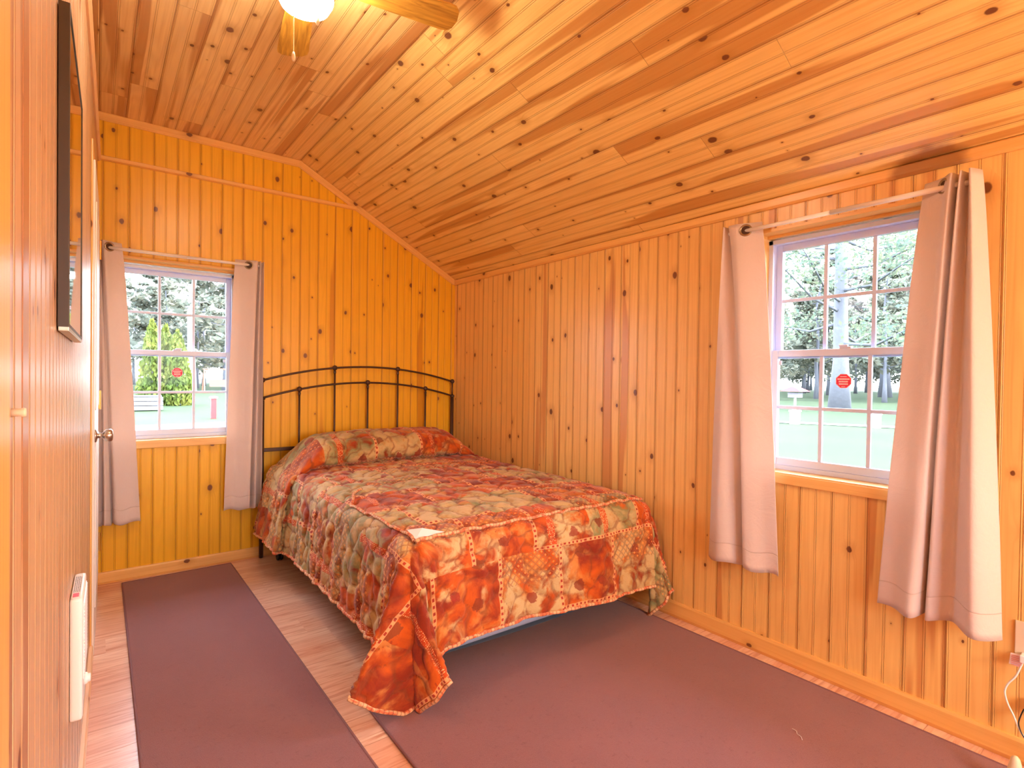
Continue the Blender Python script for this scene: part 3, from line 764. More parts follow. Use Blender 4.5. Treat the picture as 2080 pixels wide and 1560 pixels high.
# ------------------------------------------------------------------ ceiling fan
FX, FY, FZ = .56, 1.92, 2.60
fan = empty('ceiling_fan', (FX, FY, ZF), label='ceiling fan with wooden blades and a lit white glass globe', cat='ceiling fan')
bm = B(); lathe(bm, [(.0001, 0), (.075, 0), (.082, -.02), (.105, -.045), (.112, -.085), (.085, -.125), (.060, -.132), (.058, -.152), (.0001, -.152)], (0, 0, 0), 36)
link('motor_housing', bm, M['bronze'], fan, True)
for k in range(4):
    ang = math.radians(79 - 90 * k); ca, sa = math.cos(ang), math.sin(ang)
    def R2(x, y, z): return (x * ca - y * sa, x * sa + y * ca, z)
    out = [(.17, -.046), (.30, -.054), (.50, -.062), (.525, -.058), (.542, -.040), (.549, 0), (.542, .040), (.525, .058), (.50, .062), (.30, .054), (.17, .046)]
    bm = B(); L = bm.loops.layers.uv.verify()
    tilt = -math.tan(math.radians(10))
    lo_ = [bm.verts.new(R2(x, y, -.115 + y * tilt)) for x, y in out]; hi_ = [bm.verts.new(R2(x, y, -.109 + y * tilt)) for x, y in out]
    f1 = bm.faces.new(lo_); f2 = bm.faces.new(list(reversed(hi_)))
    for f, oo in ((f1, out), (f2, list(reversed(out)))):
        for l, q in zip(f.loops, oo): l[L].uv = (q[1] + k, q[0])
    for i in range(len(out)): bm.faces.new((lo_[i], lo_[(i + 1) % len(out)], hi_[(i + 1) % len(out)], hi_[i]))
    bmesh.ops.recalc_face_normals(bm, faces=bm.faces)
    link('blade', bm, M['blade'], fan)
    bm = B(); ps = [(.09, -.012), (.20, -.034), (.235, 0), (.20, .034), (.09, .012)]
    a_ = [bm.verts.new(R2(x, y, -.119 + y * tilt)) for x, y in ps]; b_ = [bm.verts.new(R2(x, y, -.115 + y * tilt)) for x, y in ps]
    bm.faces.new(a_); bm.faces.new(list(reversed(b_)))
    for i in range(5): bm.faces.new((a_[i], a_[(i + 1) % 5], b_[(i + 1) % 5], b_[i]))
    bmesh.ops.recalc_face_normals(bm, faces=bm.faces); link('blade_arm', bm, M['bronze'], fan)
bm = B(); prof = [(.062, -.150), (.080, -.160), (.092, -.180), (.092, -.205), (.078, -.232), (.048, -.250), (.0001, -.257)]
lathe(bm, prof, (0, 0, 0), 40); link('glass_globe', bm, M['globe'], fan, True)
for (dx, dy, zb, nm) in ((-.059, -.082, -.445, 'pull_chain'), (.022, -.066, -.290, 'pull_chain')):
    bm = B(); tube(bm, [(dx * .6, dy * .6, -.150), (dx, dy, -.175), (dx, dy, zb)], .0011, 6)
    z = zb
    while z < -.19: lathe(bm, [(.0001, -.0018), (.0019, 0), (.0001, .0018)], (dx, dy, z), 6); z += .006
    ch = link(nm, bm, M['chain'], fan)
    bm = B(); lathe(bm, [(.0001, .012), (.003, .010), (.0055, 0), (.0068, -.010), (.0045, -.018), (.0001, -.021)], (dx, dy, zb - .010), 14)
    link('pull_knob', bm, M['cream_plastic'], ch, True)

# fill light added behind the camera, out of view, shaped as a floor lamp
rl = empty('rear_fill_lamp', (1.75, -1.55, 0), label='unseen fill light added behind the camera, shaped as a standing lamp', cat='fill light')
bm = B(); lathe(bm, [(.0001, 0), (.15, 0), (.15, .02), (.02, .03), (.0001, .03)], (0, 0, 0), 32); link('base', bm, M['bronze'], rl, True)
bm = B(); tube(bm, [(0, 0, .02), (0, 0, 1.35)], .010, 10); link('pole', bm, M['bronze'], rl, True)
bm = B(); lathe(bm, [(.0001, 1.30), (.23, 1.30), (.20, 1.68), (.0001, 1.68)], (0, 0, 0), 36); link('fill_shade', bm, M['rear_fill'], rl, True)

# ------------------------------------------------------------------ bed
BX0, BX1, BYF, BYH = .905, 2.325, 1.80, 3.88
bed = empty('bed_frame', (1.61, YB - .04, 0), label='dark bronze metal bed frame with an arched spindle headboard', cat='bed frame')
OB = Vector((1.61, YB - .04, 0))
HY = YB - .042
def loc(p): return Vector(p) - OB
XL, XRr = .876, 2.343
def arc(x, zend, zmid):
    t = (x - (XL + XRr) / 2) / ((XRr - XL) / 2); return zmid - (zmid - zend) * t * t
up_ = lambda x: arc(x, 1.188, 1.292); low_ = lambda x: arc(x, 1.070, 1.176)
for x in (XL, XRr):
    bm = B(); tube(bm, [loc((x, HY, .004)), loc((x, HY, 1.055))], .0135, 14); tube(bm, [loc((x, HY, 1.05)), loc((x, HY, 1.176))], .0072, 12)
    lathe(bm, [(.0001, -.012), (.017, -.010), (.019, 0), (.017, .010), (.0001, .012)], loc((x, HY, 1.068)), 16)
    ps = link('headboard_post', bm, M['bronze'], bed, True)
    bm = B(); lathe(bm, [(.0001, -.019), (.013, -.014), (.0195, 0), (.013, .014), (.0001, .019)], loc((x, HY, 1.190)), 18)
    link('finial', bm, M['bronze'], ps, True)
for fn, nm in ((up_, 'upper_rail'), (low_, 'lower_rail')):
    bm = B(); xs = [XL + (XRr - XL) * i / 28 for i in range(29)]
    tube(bm, [loc((x, HY, fn(x))) for x in xs], .0072, 12); link(nm, bm, M['bronze'], bed, True)
for x, fn in ((1.115, low_), (1.361, up_), (1.610, low_), (1.853, up_), (2.094, low_)):
    zt = fn(x)
    bm = B(); tube(bm, [loc((x, HY, .40)), loc((x, HY, zt))], .0065, 12)
    lathe(bm, [(.0001, -.03), (.010, -.028), (.0075, -.022), (.011, -.016), (.0075, -.010), (.0001, -.008)], loc((x, HY, zt - .012)), 14)
    sp_ = link('spindle', bm, M['bronze'], bed, True)
    bm = B(); lathe(bm, [(.0001, -.019), (.013, -.014), (.0195, 0), (.013, .014), (.0001, .019)], loc((x, HY, zt + .001)), 18)
    link('finial', bm, M['bronze'], sp_, True)
bm = B()
for zz in (.722, .40): box(bm, *[v for v in (XL - 1.61, XRr - 1.61)], -.010, .010, zz - .012, zz + .012, .003)
link('cross_rail', bm, M['bronze'], bed)
for x in (.945, 2.285):
    bm = B(); s_ = 1 if x < 1.6 else -1
    box(bm, x - 1.61 - .002, x - 1.61 + .002, -(YB - .04 - 1.98), -.02, .112, .155); box(bm, min(x - 1.61, x - 1.61 + s_ * .035), max(x - 1.61, x - 1.61 + s_ * .035), -(YB - .04 - 1.98), -.02, .112, .116)
    link('side_rail', bm, M['bronze'], bed)
bm = B()
bm.free()
for yy in (2.30, 3.60):
    bm = B(); box(bm, .945 - 1.61, 2.285 - 1.61, yy - OB.y - .015, yy - OB.y + .015, .108, .112); link('cross_brace', bm, M['bronze'], bed)
for x, y in ((.965, 3.76), (2.26, 3.76), (1.02, 2.30), (2.22, 2.30)):
    bm = B(); tube(bm, [loc((x, y, .115)), loc((x, y, .060))], .008, 10); box(bm, *(x - 1.61 - .017, x - 1.61 + .017), y - OB.y - .014, y - OB.y + .020, .052, .062, .002)
    cs = link('caster', bm, M['black'], bed, True)
    for s_ in (-1, 1):
        bm = B(); lathe(bm, [(.0001, -.008), (.022, -.008), (.026, -.004), (.026, .004), (.022, .008), (.0001, .008)], loc((x + s_ * .011, y + .008, .027)), 24, 'X')
        link('wheel', bm, M['black'], cs, True)

def rbox(name, x0, x1, y0, y1, z0, z1, r, mat, lab=None, cat=None):
    bm = B(); c = Vector(((x0 + x1) / 2, (y0 + y1) / 2, z0))
    box(bm, x0 - c.x, x1 - c.x, y0 - c.y, y1 - c.y, 0, z1 - z0)
    bmesh.ops.bevel(bm, geom=list(bm.edges), offset=r, segments=4, affect='EDGES', profile=.5)
    o = link(name, bm, mat, None, True); o.location = c
    if lab: tag(o, lab, cat)
    return o
bs = rbox('box_spring', .955, 2.275, 1.875, 3.855, .117, .375, .02, M['blue_cloth'], 'grey blue box spring showing below the quilt at the bed foot', 'box spring')
# dust cover sagging under it
bm = B(); nn = 16
V = []
for i in range(nn + 1):
    row = []
    for j in range(nn + 1):
        x = -.60 + 1.2 * i / nn; y = -.96 + 1.9 * j / nn
        sag = .045 * math.sin(math.pi * i / nn) ** .5 * (1 - j / nn) * (1.0 if 0 < j else .6)
        row.append(bm.verts.new((x, y, -.002 - sag)))
    V.append(row)
for i in range(nn):
    for j in range(nn): bm.faces.new((V[i][j], V[i][j + 1], V[i + 1][j + 1], V[i + 1][j]))
du_ = link('dust_cover', bm, M['dark_cloth'], bs, True); sm = du_.modifiers.new('t', 'SOLIDIFY'); sm.thickness = .002
rbox('mattress', .945, 2.285, 1.855, 3.845, .377, .605, .05, M['white_cloth'], 'white mattress under the printed quilt', 'mattress')

# quilt: cloth coordinates (u across from the left edge, v up from the foot edge) mapped to the bed
prof = [(1.800, .628), (1.90, .632), (2.3, .638), (2.7, .642), (3.05, .646), (3.28, .650), (3.36, .650), (3.405, .654), (3.395, .672), (3.355, .700), (3.350, .745), (3.385, .795), (3.46, .828), (3.58, .842), (3.70, .828), (3.79, .780), (3.838, .715), (3.848, .64)]
pp = spline([(a, b_, 0) for a, b_ in prof], 400)
cum = [0.0]
for i in range(1, 400): cum.append(cum[-1] + (pp[i] - pp[i - 1]).length)
cum = np.array(cum); PY = np.array([p.x for p in pp]); PZ = np.array([p.y for p in pp])
LV = cum[-1]; WU = BX1 - BX0
iroll = int(np.argmax((PY > 3.36) & (np.arange(400) > 100))); VR = cum[iroll]
DL, DF, DR = .455, .462, .44
du0 = .0095
us = np.arange(-DL, WU + DR + .001, du0); vs = np.arange(-DF, LV, du0)
U, Vv = np.meshgrid(us, vs, indexing='ij')
def ss(x, a, b_):
    t = np.clip((x - a) / (b_ - a), 0, 1); return t * t * (3 - 2 * t)
e = .078
vc = np.clip(Vv, 0, None)
Yp = np.interp(vc, cum, PY); Zp = np.interp(vc, cum, PZ)
hh = ss(U, -.04, .24) * (1 - ss(U, WU - .30, WU + .02))
hh = hh * (1 + .05 * np.sin((U - .3) * 4.2) - .05 * np.exp(-((U - WU * .52) / .12) ** 2))
roll = ss(Vv, VR - .05, VR + .02)
Zp = np.where(Vv > VR - .1, .652 + (Zp - .652) * np.maximum(hh, .10), Zp)
Yp = Yp + roll * .085 * (U / WU - .45)
Yp = np.minimum(Yp, 3.852)
su = (np.sqrt(U ** 2 + e ** 2) - U) / 2
sr = (np.sqrt((WU - U) ** 2 + e ** 2) - (WU - U)) / 2
sv = (np.sqrt(Vv ** 2 + e ** 2) - Vv) / 2 * (1 - ss(Vv, .3, .5))
su = su * (1 - ss(U, .4, .6)); sr = sr * (1 - ss(WU - U, .4, .6))
sside = np.where(U < WU / 2, su, sr)
sgn = np.where(U < WU / 2, -1.0, 1.0)
rr = np.hypot(sside, sv)
phi = np.degrees(np.arctan2(sv, sside + 1e-9)); phi = np.where(rr < .004, 45, phi)
X = BX0 + np.clip(U + np.where(U < WU / 2, su, 0) - np.where(U >= WU / 2, sr, 0), 0, WU)
Y = Yp + np.where(Vv < 0.4, np.clip(Vv + sv, 0, None) - np.clip(Vv, 0, None), 0)
Z = Zp - rr
q = rr / .46
kL = np.array([0, 12, 24, 36, 45, 56, 68, 80, 90.])
dxL = np.interp(phi, kL, [-.022, -.13, -.20, -.10, .020, .045, .085, .060, 0.0])
dyL = np.interp(phi, kL, [0, -.02, -.02, -.03, -.015, -.09, -.12, -.06, -.028])
dxR = np.interp(phi, kL, [.020, .020, .010, -.010, -.03, -.02, .010, .030, 0.0])
dyR = np.interp(phi, kL, [0, -.06, -.11, -.08, -.02, -.02, -.05, -.05, -.028])
left = U < WU / 2
cq = np.clip(q, 0, 1.2) ** 1.25
X = X + np.where(left, dxL, dxR) * cq
Y = Y + np.where(left, dyL, dyR) * cq
# the head end of the left side flares outward where the quilt lies over the pillow
flare = ss(Vv, VR - .12, VR + .10) * (U < 0)
X = X - flare * .070 * np.clip(q, 0, 1) ** .8
# gathers hanging down the left side and soft waves along the foot
side = ss(su, .03, .2) * (U < WU / 2) * (Vv > 0)
X = X - side * (.0045 * np.sin(Vv * 41 + 2.3 * np.sin(Vv * 7)) + .0045 * np.sin(Vv * 83 + U * 12 + 3 * np.sin(Vv * 5)))
foot = ss(sv, .03, .2) * ss(U, 0, .1) * ss(WU - U, 0, .1)
Y = Y - foot * (.014 * np.sin(U * 7.5 + .6) + .007 * np.sin(U * 21 + 2 * Vv))
Z = Z + ss(sv, .03, .2) * ss(U, .0, .14) * q * .050 * (1 - ss(U, .2, WU))
# quilting cells
rs = np.random.RandomState(4); cs_ = .112
gx, gy = int(4 / cs_) + 8, int(5 / cs_) + 8
jx, jy = rs.rand(gx, gy), rs.rand(gx, gy)
Uw = U + .012 * np.sin(Vv * 38) + .008 * np.sin(Vv * 71 + U * 20); Vw = Vv + .012 * np.sin(U * 41 + 1) + .008 * np.sin(U * 77 + Vv * 23)
gu, gv_ = (Uw + 1.0) / cs_, (Vw + 1.0) / (cs_ * 1.15)
iu, iv = np.floor(gu).astype(int), np.floor(gv_).astype(int)
f1 = np.full(U.shape, 9.0); f2 = np.full(U.shape, 9.0)
for a in (-1, 0, 1):
    for b_ in (-1, 0, 1):
        cx = iu + a + .15 + .7 * jx[(iu + a) % gx, (iv + b_) % gy]; cy = iv + b_ + .15 + .7 * jy[(iu + a) % gx, (iv + b_) % gy]
        dd = np.hypot(gu - cx, gv_ - cy)
        nf1 = np.minimum(f1, dd); f2 = np.where(dd < f1, f1, np.minimum(f2, dd)); f1 = nf1
edge = np.clip(f2 - f1, 0, 1)
puff = .0125 * np.clip(edge / .45, 0, 1) ** .6
P = np.stack([X, Y, Z], -1)
dU = np.gradient(P, axis=0); dV = np.gradient(P, axis=1)
Nn = np.cross(dU, dV); Nn /= np.linalg.norm(Nn, axis=-1, keepdims=True) + 1e-9
P = P + Nn * puff[..., None]
P[..., 0] = np.minimum(P[..., 0], 2.374 - .003 * np.sin(U * 50))
P[..., 1] = np.minimum(P[..., 1], 3.862)
P[..., 2] = np.maximum(P[..., 2], .012 + .004 * np.sin(U * 40))
nu, nv = U.shape
ORG = np.array([1.61, 2.8, .64])
verts = (P - ORG).reshape(-1, 3)
idx = np.arange(nu * nv).reshape(nu, nv)
faces = np.stack([idx[:-1, :-1], idx[1:, :-1], idx[1:, 1:], idx[:-1, 1:]], -1).reshape(-1, 4)
me = bpy.data.meshes.new('quilt'); me.from_pydata(verts.tolist(), [], faces.tolist())
me.materials.append(M['quilt'])
uvl = me.uv_layers.new(name='UVMap')
UVf = np.stack([U.reshape(-1), Vv.reshape(-1)], -1)
uvl.data.foreach_set('uv', UVf[faces.reshape(-1)].astype(np.float32).reshape(-1))
at = me.attributes.new('stitch', 'FLOAT', 'POINT'); at.data.foreach_set('value', edge.reshape(-1).astype(np.float32))
for p in me.polygons: p.use_smooth = True
quilt = bpy.data.objects.new('bedspread', me); COL.objects.link(quilt); quilt.location = ORG
tag(quilt, 'quilted orange, rust and sage print bedspread covering the bed and pillows', 'bedspread')
so = quilt.modifiers.new('thick', 'SOLIDIFY'); so.thickness = .006; so.offset = -1
def cloth_at(u, v, off=.004):
    i = int(round((u + DL) / du0)); j = int(round((v + DF) / du0)); i = min(max(i, 0), nu - 1); j = min(max(j, 0), nv - 1)
    return Vector(P[i, j] + Nn[i, j] * off - ORG)
# rolled hem all along the bottom edge
hem = [cloth_at(-DL, v, 0) for v in np.arange(LV - .02, -DF, -.014)] + [cloth_at(u, -DF, 0) for u in np.arange(-DL, WU + DR, .014)] + [cloth_at(WU + DR, v, 0) for v in np.arange(-DF, .8, .014)]
bm = B(); tube(bm, hem, .0075, 8); link('hem', bm, M['welt'], quilt, True)
# stitched edge of the turned top layer, running round the foot corner
path = [cloth_at(u, v, .006) for u, v in [(.16, .86), (.10, .80), (.055, .72)]] + [cloth_at(.018 + .02 * t, .70 - .64 * t, .008) for t in np.linspace(0.05, 1, 26)] + [cloth_at(.03, .03, .010)]
bm = B(); tube(bm, spline(path, 110), .0065, 8); link('welt', bm, M['welt'], quilt, True)
path = [cloth_at(u, .018, .008) for u in np.linspace(.03, WU - .01, 90)]
bm = B(); tube(bm, path, .0075, 8); link('welt', bm, M['welt'], quilt, True)
# gap at the corner that shows the white lining
bm = B(); a_ = cloth_at(.035, .030, .012); b_ = cloth_at(.17, .028, .012); c_ = cloth_at(.045, .115, .013); d_ = cloth_at(.10, .080, .014)
bm.faces.new([bm.verts.new(p) for p in (a_, b_, d_, c_)]); ln_ = link('lining', bm, M['white_cloth'], quilt)
ln_['label'] = 'white lining showing at the folded foot corner'
s2 = ln_.modifiers.new('t', 'SOLIDIFY'); s2.thickness = .001

# ------------------------------------------------------------------ rugs
def rug(pts, name, label, inner=.012):
    c = Vector((sum(p[0] for p in pts) / len(pts), sum(p[1] for p in pts) / len(pts), 0))
    root = empty(name, c, label=label, cat='rug', group='brown carpet rugs')
    bm = B(); pl = [Vector((p[0], p[1], 0)) - c for p in pts]
    bot = [bm.verts.new(p + Vector((0, 0, .001))) for p in pl]; top = [bm.verts.new(p + Vector((0, 0, .0075))) for p in pl]
    bm.faces.new(list(reversed(bot))); bm.faces.new(top)
    for i in range(len(pl)): bm.faces.new((bot[i], bot[(i + 1) % len(pl)], top[(i + 1) % len(pl)], top[i]))
    link('carpet', bm, M['rug'], root)
    bm = B(); cl = []
    for i in range(len(pl)):
        a, b2 = pl[i], pl[(i + 1) % len(pl)]; n_ = max(2, int((b2 - a).length / .05))
        cl += [a.lerp(b2, t / n_) + Vector((0, 0, .0055)) for t in range(n_)]
    tube(bm, cl, .0048, 8, closed=True); link('bound_edge', bm, M['rug_edge'], root, True)
rug([(.110, .95), (.700, .95), (.690, 3.865), (.122, 3.855)], 'runner_rug', 'brown runner rug lying along the left side of the bed')
rug([(.783, -.6), (2.325, -.6), (2.305, 1.0), (2.285, 2.115), (1.5, 2.135), (.800, 2.05)], 'floor_rug', 'large brown carpet rug lying in front of the foot of the bed')
bm = B(); tube(bm, spline([(0, 0, 0), (.012, .010, .002), (.018, .025, .001), (.030, .034, .002), (.034, .050, 0)], 20), .0009, 6)
o = link('lint_thread', bm, M['white_cloth']); o.location = (1.91, .845, .0095); tag(o, 'tiny white curl of thread on the large brown rug', 'thread')

# ------------------------------------------------------------------ left wall: mirror, heater, hook
mir = lwall_root('wall_mirror', 1.20, 1.306, label='tall dark framed mirror hanging on the left wall', cat='mirror')
MH, MW = .55, .46
bm = B()
for q in ((0, .006, 0, MH), (MW - .006, MW, 0, MH), (.006, MW - .006, 0, .006), (.006, MW - .006, MH - .006, MH)): box(bm, .001, .017, q[0], q[1], q[2], q[3], .001)
link('mirror_frame', bm, M['frame_dark'], mir)
bm = B(); box(bm, .003, .0155, .006, MW - .006, .006, MH - .006); link('mirror_glass', bm, M['mirror'], mir)
bm = B(); box(bm, .002, .0165, .001, MW - .001, -.007, .001, .001); link('bottom_highlight', bm, M['frame_highlight'], mir)['label'] = 'silver strip standing for the highlight along the bottom rail'  # whitish highlight on the bottom rail, built as a silver strip

ht = lwall_root('wall_heater', 1.56, .438, label='white wall heater low on the left wall', cat='heater')
HH, HW, HD = .279, .20, .024
bm = B(); box(bm, .0, HD, 0, HW, 0, HH, .007); link('heater_casing', bm, M['white_plastic'], ht, True)
bm = B(); box(bm, HD, HD + .0015, .02, HW - .015, .085, HH - .018, .0005)
for k in range(22): box(bm, HD + .0015, HD + .003, .023, HW - .018, .090 + k * .0078, .0935 + k * .0078)
link('grille', bm, M['white_plastic'], ht)
bm = B(); lathe(bm, [(.0001, 0), (.014, 0), (.013, .005), (.010, .007), (.009, .012), (.0001, .012)], (HD, HW * .5, .050), 20, 'X'); link('heater_knob', bm, M['white_plastic'], ht, True)
bm = B(); box(bm, .003, HD - .005, .01, HW - .02, HH, HH + .0006); lb = link('warning_label', bm, M['white_ink'], ht)
bm = B(); box(bm, .005, HD - .008, .014, .040, HH + .0006, HH + .001); link('red_mark', bm, M['red'], lb)
bm = B(); rnd = random.Random(5)
for r_ in range(4):
    y = .048
    while y < HW - .035:
        w = rnd.uniform(.004, .010); box(bm, .005 + r_ * .0034, .0068 + r_ * .0034, y, y + w, HH + .0006, HH + .0009); y += w + .003
link('fine_print', bm, M['frame_dark'], lb)

hk = lwall_root('wall_hook', .70, 1.19, label='pale wooden peg sticking out of the left wall near the camera', cat='hook')
bm = B(); lathe(bm, [(.0001, 0), (.0042, 0), (.0036, .006), (.0046, .0085), (.004, .0105), (.0001, .011)], (0, 0, 0), 16, 'X'); link('peg', bm, M['cream_plastic'], hk, True)

# ------------------------------------------------------------------ outlet and cords at the right
ot = empty('wall_outlet', (XR, .345, .40), label='cream wall outlet plate on the right wall beneath the nearest curtain', cat='outlet')
bm = B(); box(bm, -.006, 0, -.040, .050, -.062, .062, .002); link('plate', bm, M['cream_plastic'], ot)
for zz in (-.028, .028):
    bm = B(); lathe(bm, [(.0001, -.008), (.017, -.008), (.018, -.005), (.0001, -.005)], (0, .004, zz), 20, 'X'); link('socket', bm, M['cream_plastic'], ot)
pl_ = empty('power_cord', (XR - .01, .385, .35), label='white power cord with a pink printed tag hanging from the outlet', cat='power cord')
OP = Vector((XR - .01, .385, .35))
bm = B(); box(bm, -.030, .004, -.030, -.008, -.010, .014, .003); link('plug', bm, M['white_plastic'], pl_)
bm = B(); cpts = [(2.365, .370, .345), (2.360, .378, .315), (2.358, .388, .285), (2.358, .405, .255), (2.357, .412, .225), (2.357, .404, .190), (2.357, .390, .160), (2.352, .376, .128), (2.348, .362, .105), (2.34, .33, .06), (2.33, .25, .014)]
tube(bm, spline([Vector(p) - OP for p in cpts], 60), .0027, 8); link('cord', bm, M['white_plastic'], pl_, True)
bm = B(); ps = [(-.014, .016, .008), (-.014, -.016, .012), (-.012, -.010, -.032), (-.012, .020, -.030)]
f_ = bm.faces.new([bm.verts.new(p) for p in ps]); tg = link('cord_tag', bm, M['white_ink'], pl_); s3 = tg.modifiers.new('t', 'SOLIDIFY'); s3.thickness = .0008
bm = B()
for k in range(6):
    z = .004 - k * .006; bm.faces.new([bm.verts.new((-.0155, yy, zz)) for yy, zz in ((-.012, z), (.014, z - .0008), (.014, z - .0038), (-.012, z - .003))])
link('tag_print', bm, M['pink_label'], tg)
bk = empty('black_cord', (2.36, .35, .16), label='thin black cord with a white adapter in the bottom right corner', cat='power cord')
bm = B(); tube(bm, spline([Vector(p) - Vector((2.36, .35, .16)) for p in [(2.362, .366, .190), (2.358, .373, .165), (2.352, .376, .140), (2.348, .366, .112), (2.343, .345, .092), (2.338, .30, .05), (2.33, .22, .014)]], 40), .0018, 8)
link('cord', bm, M['black'], bk, True)
bm = B(); box(bm, -.006, .022, -.008, .012, .020, .062, .004); link('adapter', bm, M['white_plastic'], bk)
bm = B(); lathe(bm, [(.0001, 0), (.022, 0), (.019, .06), (.011, .097), (.006, .104), (.0001, .106)], (0, 0, 0), 24)
o = link('plastic_cap', bm, M['cream_plastic'], None, True); o.location = (2.195, .356, .0078); tag(o, 'cream rounded plastic tip standing on the large rug in the bottom right corner', 'plastic cap')

# ================================================================== OUTSIDE
G = -.5
bm = B(); quad(bm, [(-60, -80, G), (200, -80, G), (200, 200, G), (-60, 200, G)], [(0, 0)] * 4)
o = link('ground', bm, M['grass']); tag(o, kind='structure')
def slab(name, pts, z, mat, label=None):
    bm = B(); bm.faces.new([bm.verts.new((x, y, z)) for x, y in pts]); return tag(link(name, bm, mat), kind='structure')
slab('path', [(21.5, 12.5), (22.6, 12.8), (26.0, 5.2), (24.9, 4.9)], G + .02, M['path'])
slab('driveway', [(-8, 18.6), (9, 18.6), (9, 21.3), (-8, 21.3)], G + .02, M['path'])

def puffs(bm, c, rad, n, size, rnd, flat=.55):
    c = Vector(c)
    for _ in range(n):
        d = Vector((rnd.gauss(0, 1), rnd.gauss(0, 1), rnd.gauss(0, 1))).normalized() * rad * rnd.random() ** .45
        d.z *= flat; p = c + d
        s = size * rnd.uniform(.6, 1.4)
        a = Vector((rnd.gauss(0, 1), rnd.gauss(0, 1), rnd.gauss(0, .6))).normalized(); b2 = a.orthogonal().normalized()
        b2 = Matrix.Rotation(rnd.random() * 6.28, 3, a) @ b2
        bm.faces.new([bm.verts.new(p + a * s), bm.verts.new(p + b2 * s * .45), bm.verts.new(p - a * s), bm.verts.new(p - b2 * s * .45)])
def tree(name, loc_, h, r0, crown, label, group, bark='bark', leaf='needles', seed=1, branches=10, spread=3.0, start=.3, nleaf=220, size=.28, cat='tree'):
    rnd = random.Random(seed)
    root = empty(name, loc_, label=label, cat=cat, group=group)
    bm = B(); pts = []; n = 9
    for i in range(n):
        t = i / (n - 1); pts.append((rnd.uniform(-.06, .06) * h * .05 * i, rnd.uniform(-.06, .06) * h * .05 * i, h * t))
    tube(bm, pts, [r0 * (1.35 if i == 0 else 1) * (1 - .8 * i / (n - 1)) for i in range(n)], 10)
    cen = []
    for k in range(branches):
        t = start + (1 - start) * (k + .5) / branches
        ang = rnd.random() * 6.28; ln = spread * (1.15 - t * .8) * rnd.uniform(.7, 1.15)
        i = min(int(t * (n - 1)), n - 2); base = Vector(pts[i]).lerp(Vector(pts[i + 1]), t * (n - 1) - i)
        d = Vector((math.cos(ang), math.sin(ang), rnd.uniform(-.05, .45)))
        bp = [base, base + d * ln * .35 + Vector((0, 0, -.04 * ln)), base + d * ln * .7 + Vector((0, 0, .05 * ln)), base + d * ln + Vector((0, 0, .1 * ln))]
        tube(bm, bp, [r0 * .22, r0 * .15, r0 * .09, r0 * .03], 6)
        for q in (.5, .75, 1.0): cen.append((bp[0].lerp(bp[3], q), ln * .34))
    link('trunk', bm, M[bark], root, True)
    bm = B()
    for c, r in cen: puffs(bm, c, max(r, .5) * crown, int(nleaf / 10), size, rnd)
    fo = link('crown', bm, M[leaf], root)
    return root
def rep(src, loc_, rz, sc, label):
    c = src.copy(); COL.objects.link(c); c.location = loc_; c.rotation_euler = (0, 0, rz); c.scale = (sc,) * 3; c['label'] = label
    for ch in src.children:
        d = ch.copy(); COL.objects.link(d); d.parent = c
    return c
# big pine in the right window
tree('pine_tree', (37.9, 14.9, G), 24, .50, 1.0, 'large old pine with a thick trunk seen through the right-hand window', 'trees outside', seed=11, branches=30, spread=9.0, start=.16, nleaf=1900, size=.15)
tree('bare_tree', (72.0, 23.5, G), 20, .55, .9, 'grey trunked tree at the right of the right-hand window', 'trees outside', leaf='twig', seed=5, branches=22, spread=8, start=.2, nleaf=300, size=.35)
src = tree('forest_tree', (60, 33, G), 19, .26, 1.15, 'tall woodland tree in the grove beyond the lawn through the right-hand window', 'woodland trees beyond the lawn through the right-hand window', leaf='needles2', seed=21, branches=22, spread=4.2, start=.22, nleaf=420, size=.42)
src2 = tree('forest_tree', (10.5, 62, G), 17, .30, 1.25, 'broad woodland tree in the grove beyond the lawn through the far window', 'broad woodland trees beyond the lawn through the far window', leaf='needles2', seed=33, branches=24, spread=5.5, start=.12, nleaf=460, size=.42)
rnd = random.Random(9)
def grove(a0, a1, d0, d1, n, srcs, sector):
    spots = []
    tries = 0
    while len(spots) < n and tries < 6000:
        tries += 1
        a = math.radians(rnd.uniform(a0, a1)); dd = rnd.uniform(d0, d1); p = (dd * math.sin(a), dd * math.cos(a))
        if all(math.hypot(p[0] - q[0], p[1] - q[1]) > 5.9 for q in spots + TAKEN): spots.append(p)
    TAKEN.extend(spots)
    for k, p in enumerate(spots):
        q = srcs[k % len(srcs)]
        rep(q, (p[0], p[1], G), rnd.random() * 6, rnd.uniform(.62, .80), ('tall woodland tree in the grove beyond the %s' if q is srcs[0] else 'broad woodland tree in the grove beyond the %s') % sector)['group'] = ('woodland trees beyond the ' if q is srcs[0] else 'broad woodland trees beyond the ') + sector
TAKEN = [(60, 33), (10.5, 62), (37.9, 14.9), (72, 23.5), (6.6, 55)]
grove(57, 80, 56, 120, 52, (src, src2), 'lawn through the right-hand window')
grove(-3, 14, 60, 110, 34, (src, src2), 'lawn through the far window')
tree('birch_tree', (6.6, 55.0, G), 16, .36, 1.0, 'pale trunked birch behind the arborvitae through the far window', 'trees outside', bark='birch', leaf='needles2', seed=44, branches=14, spread=3.5, start=.45, nleaf=260, size=.3)
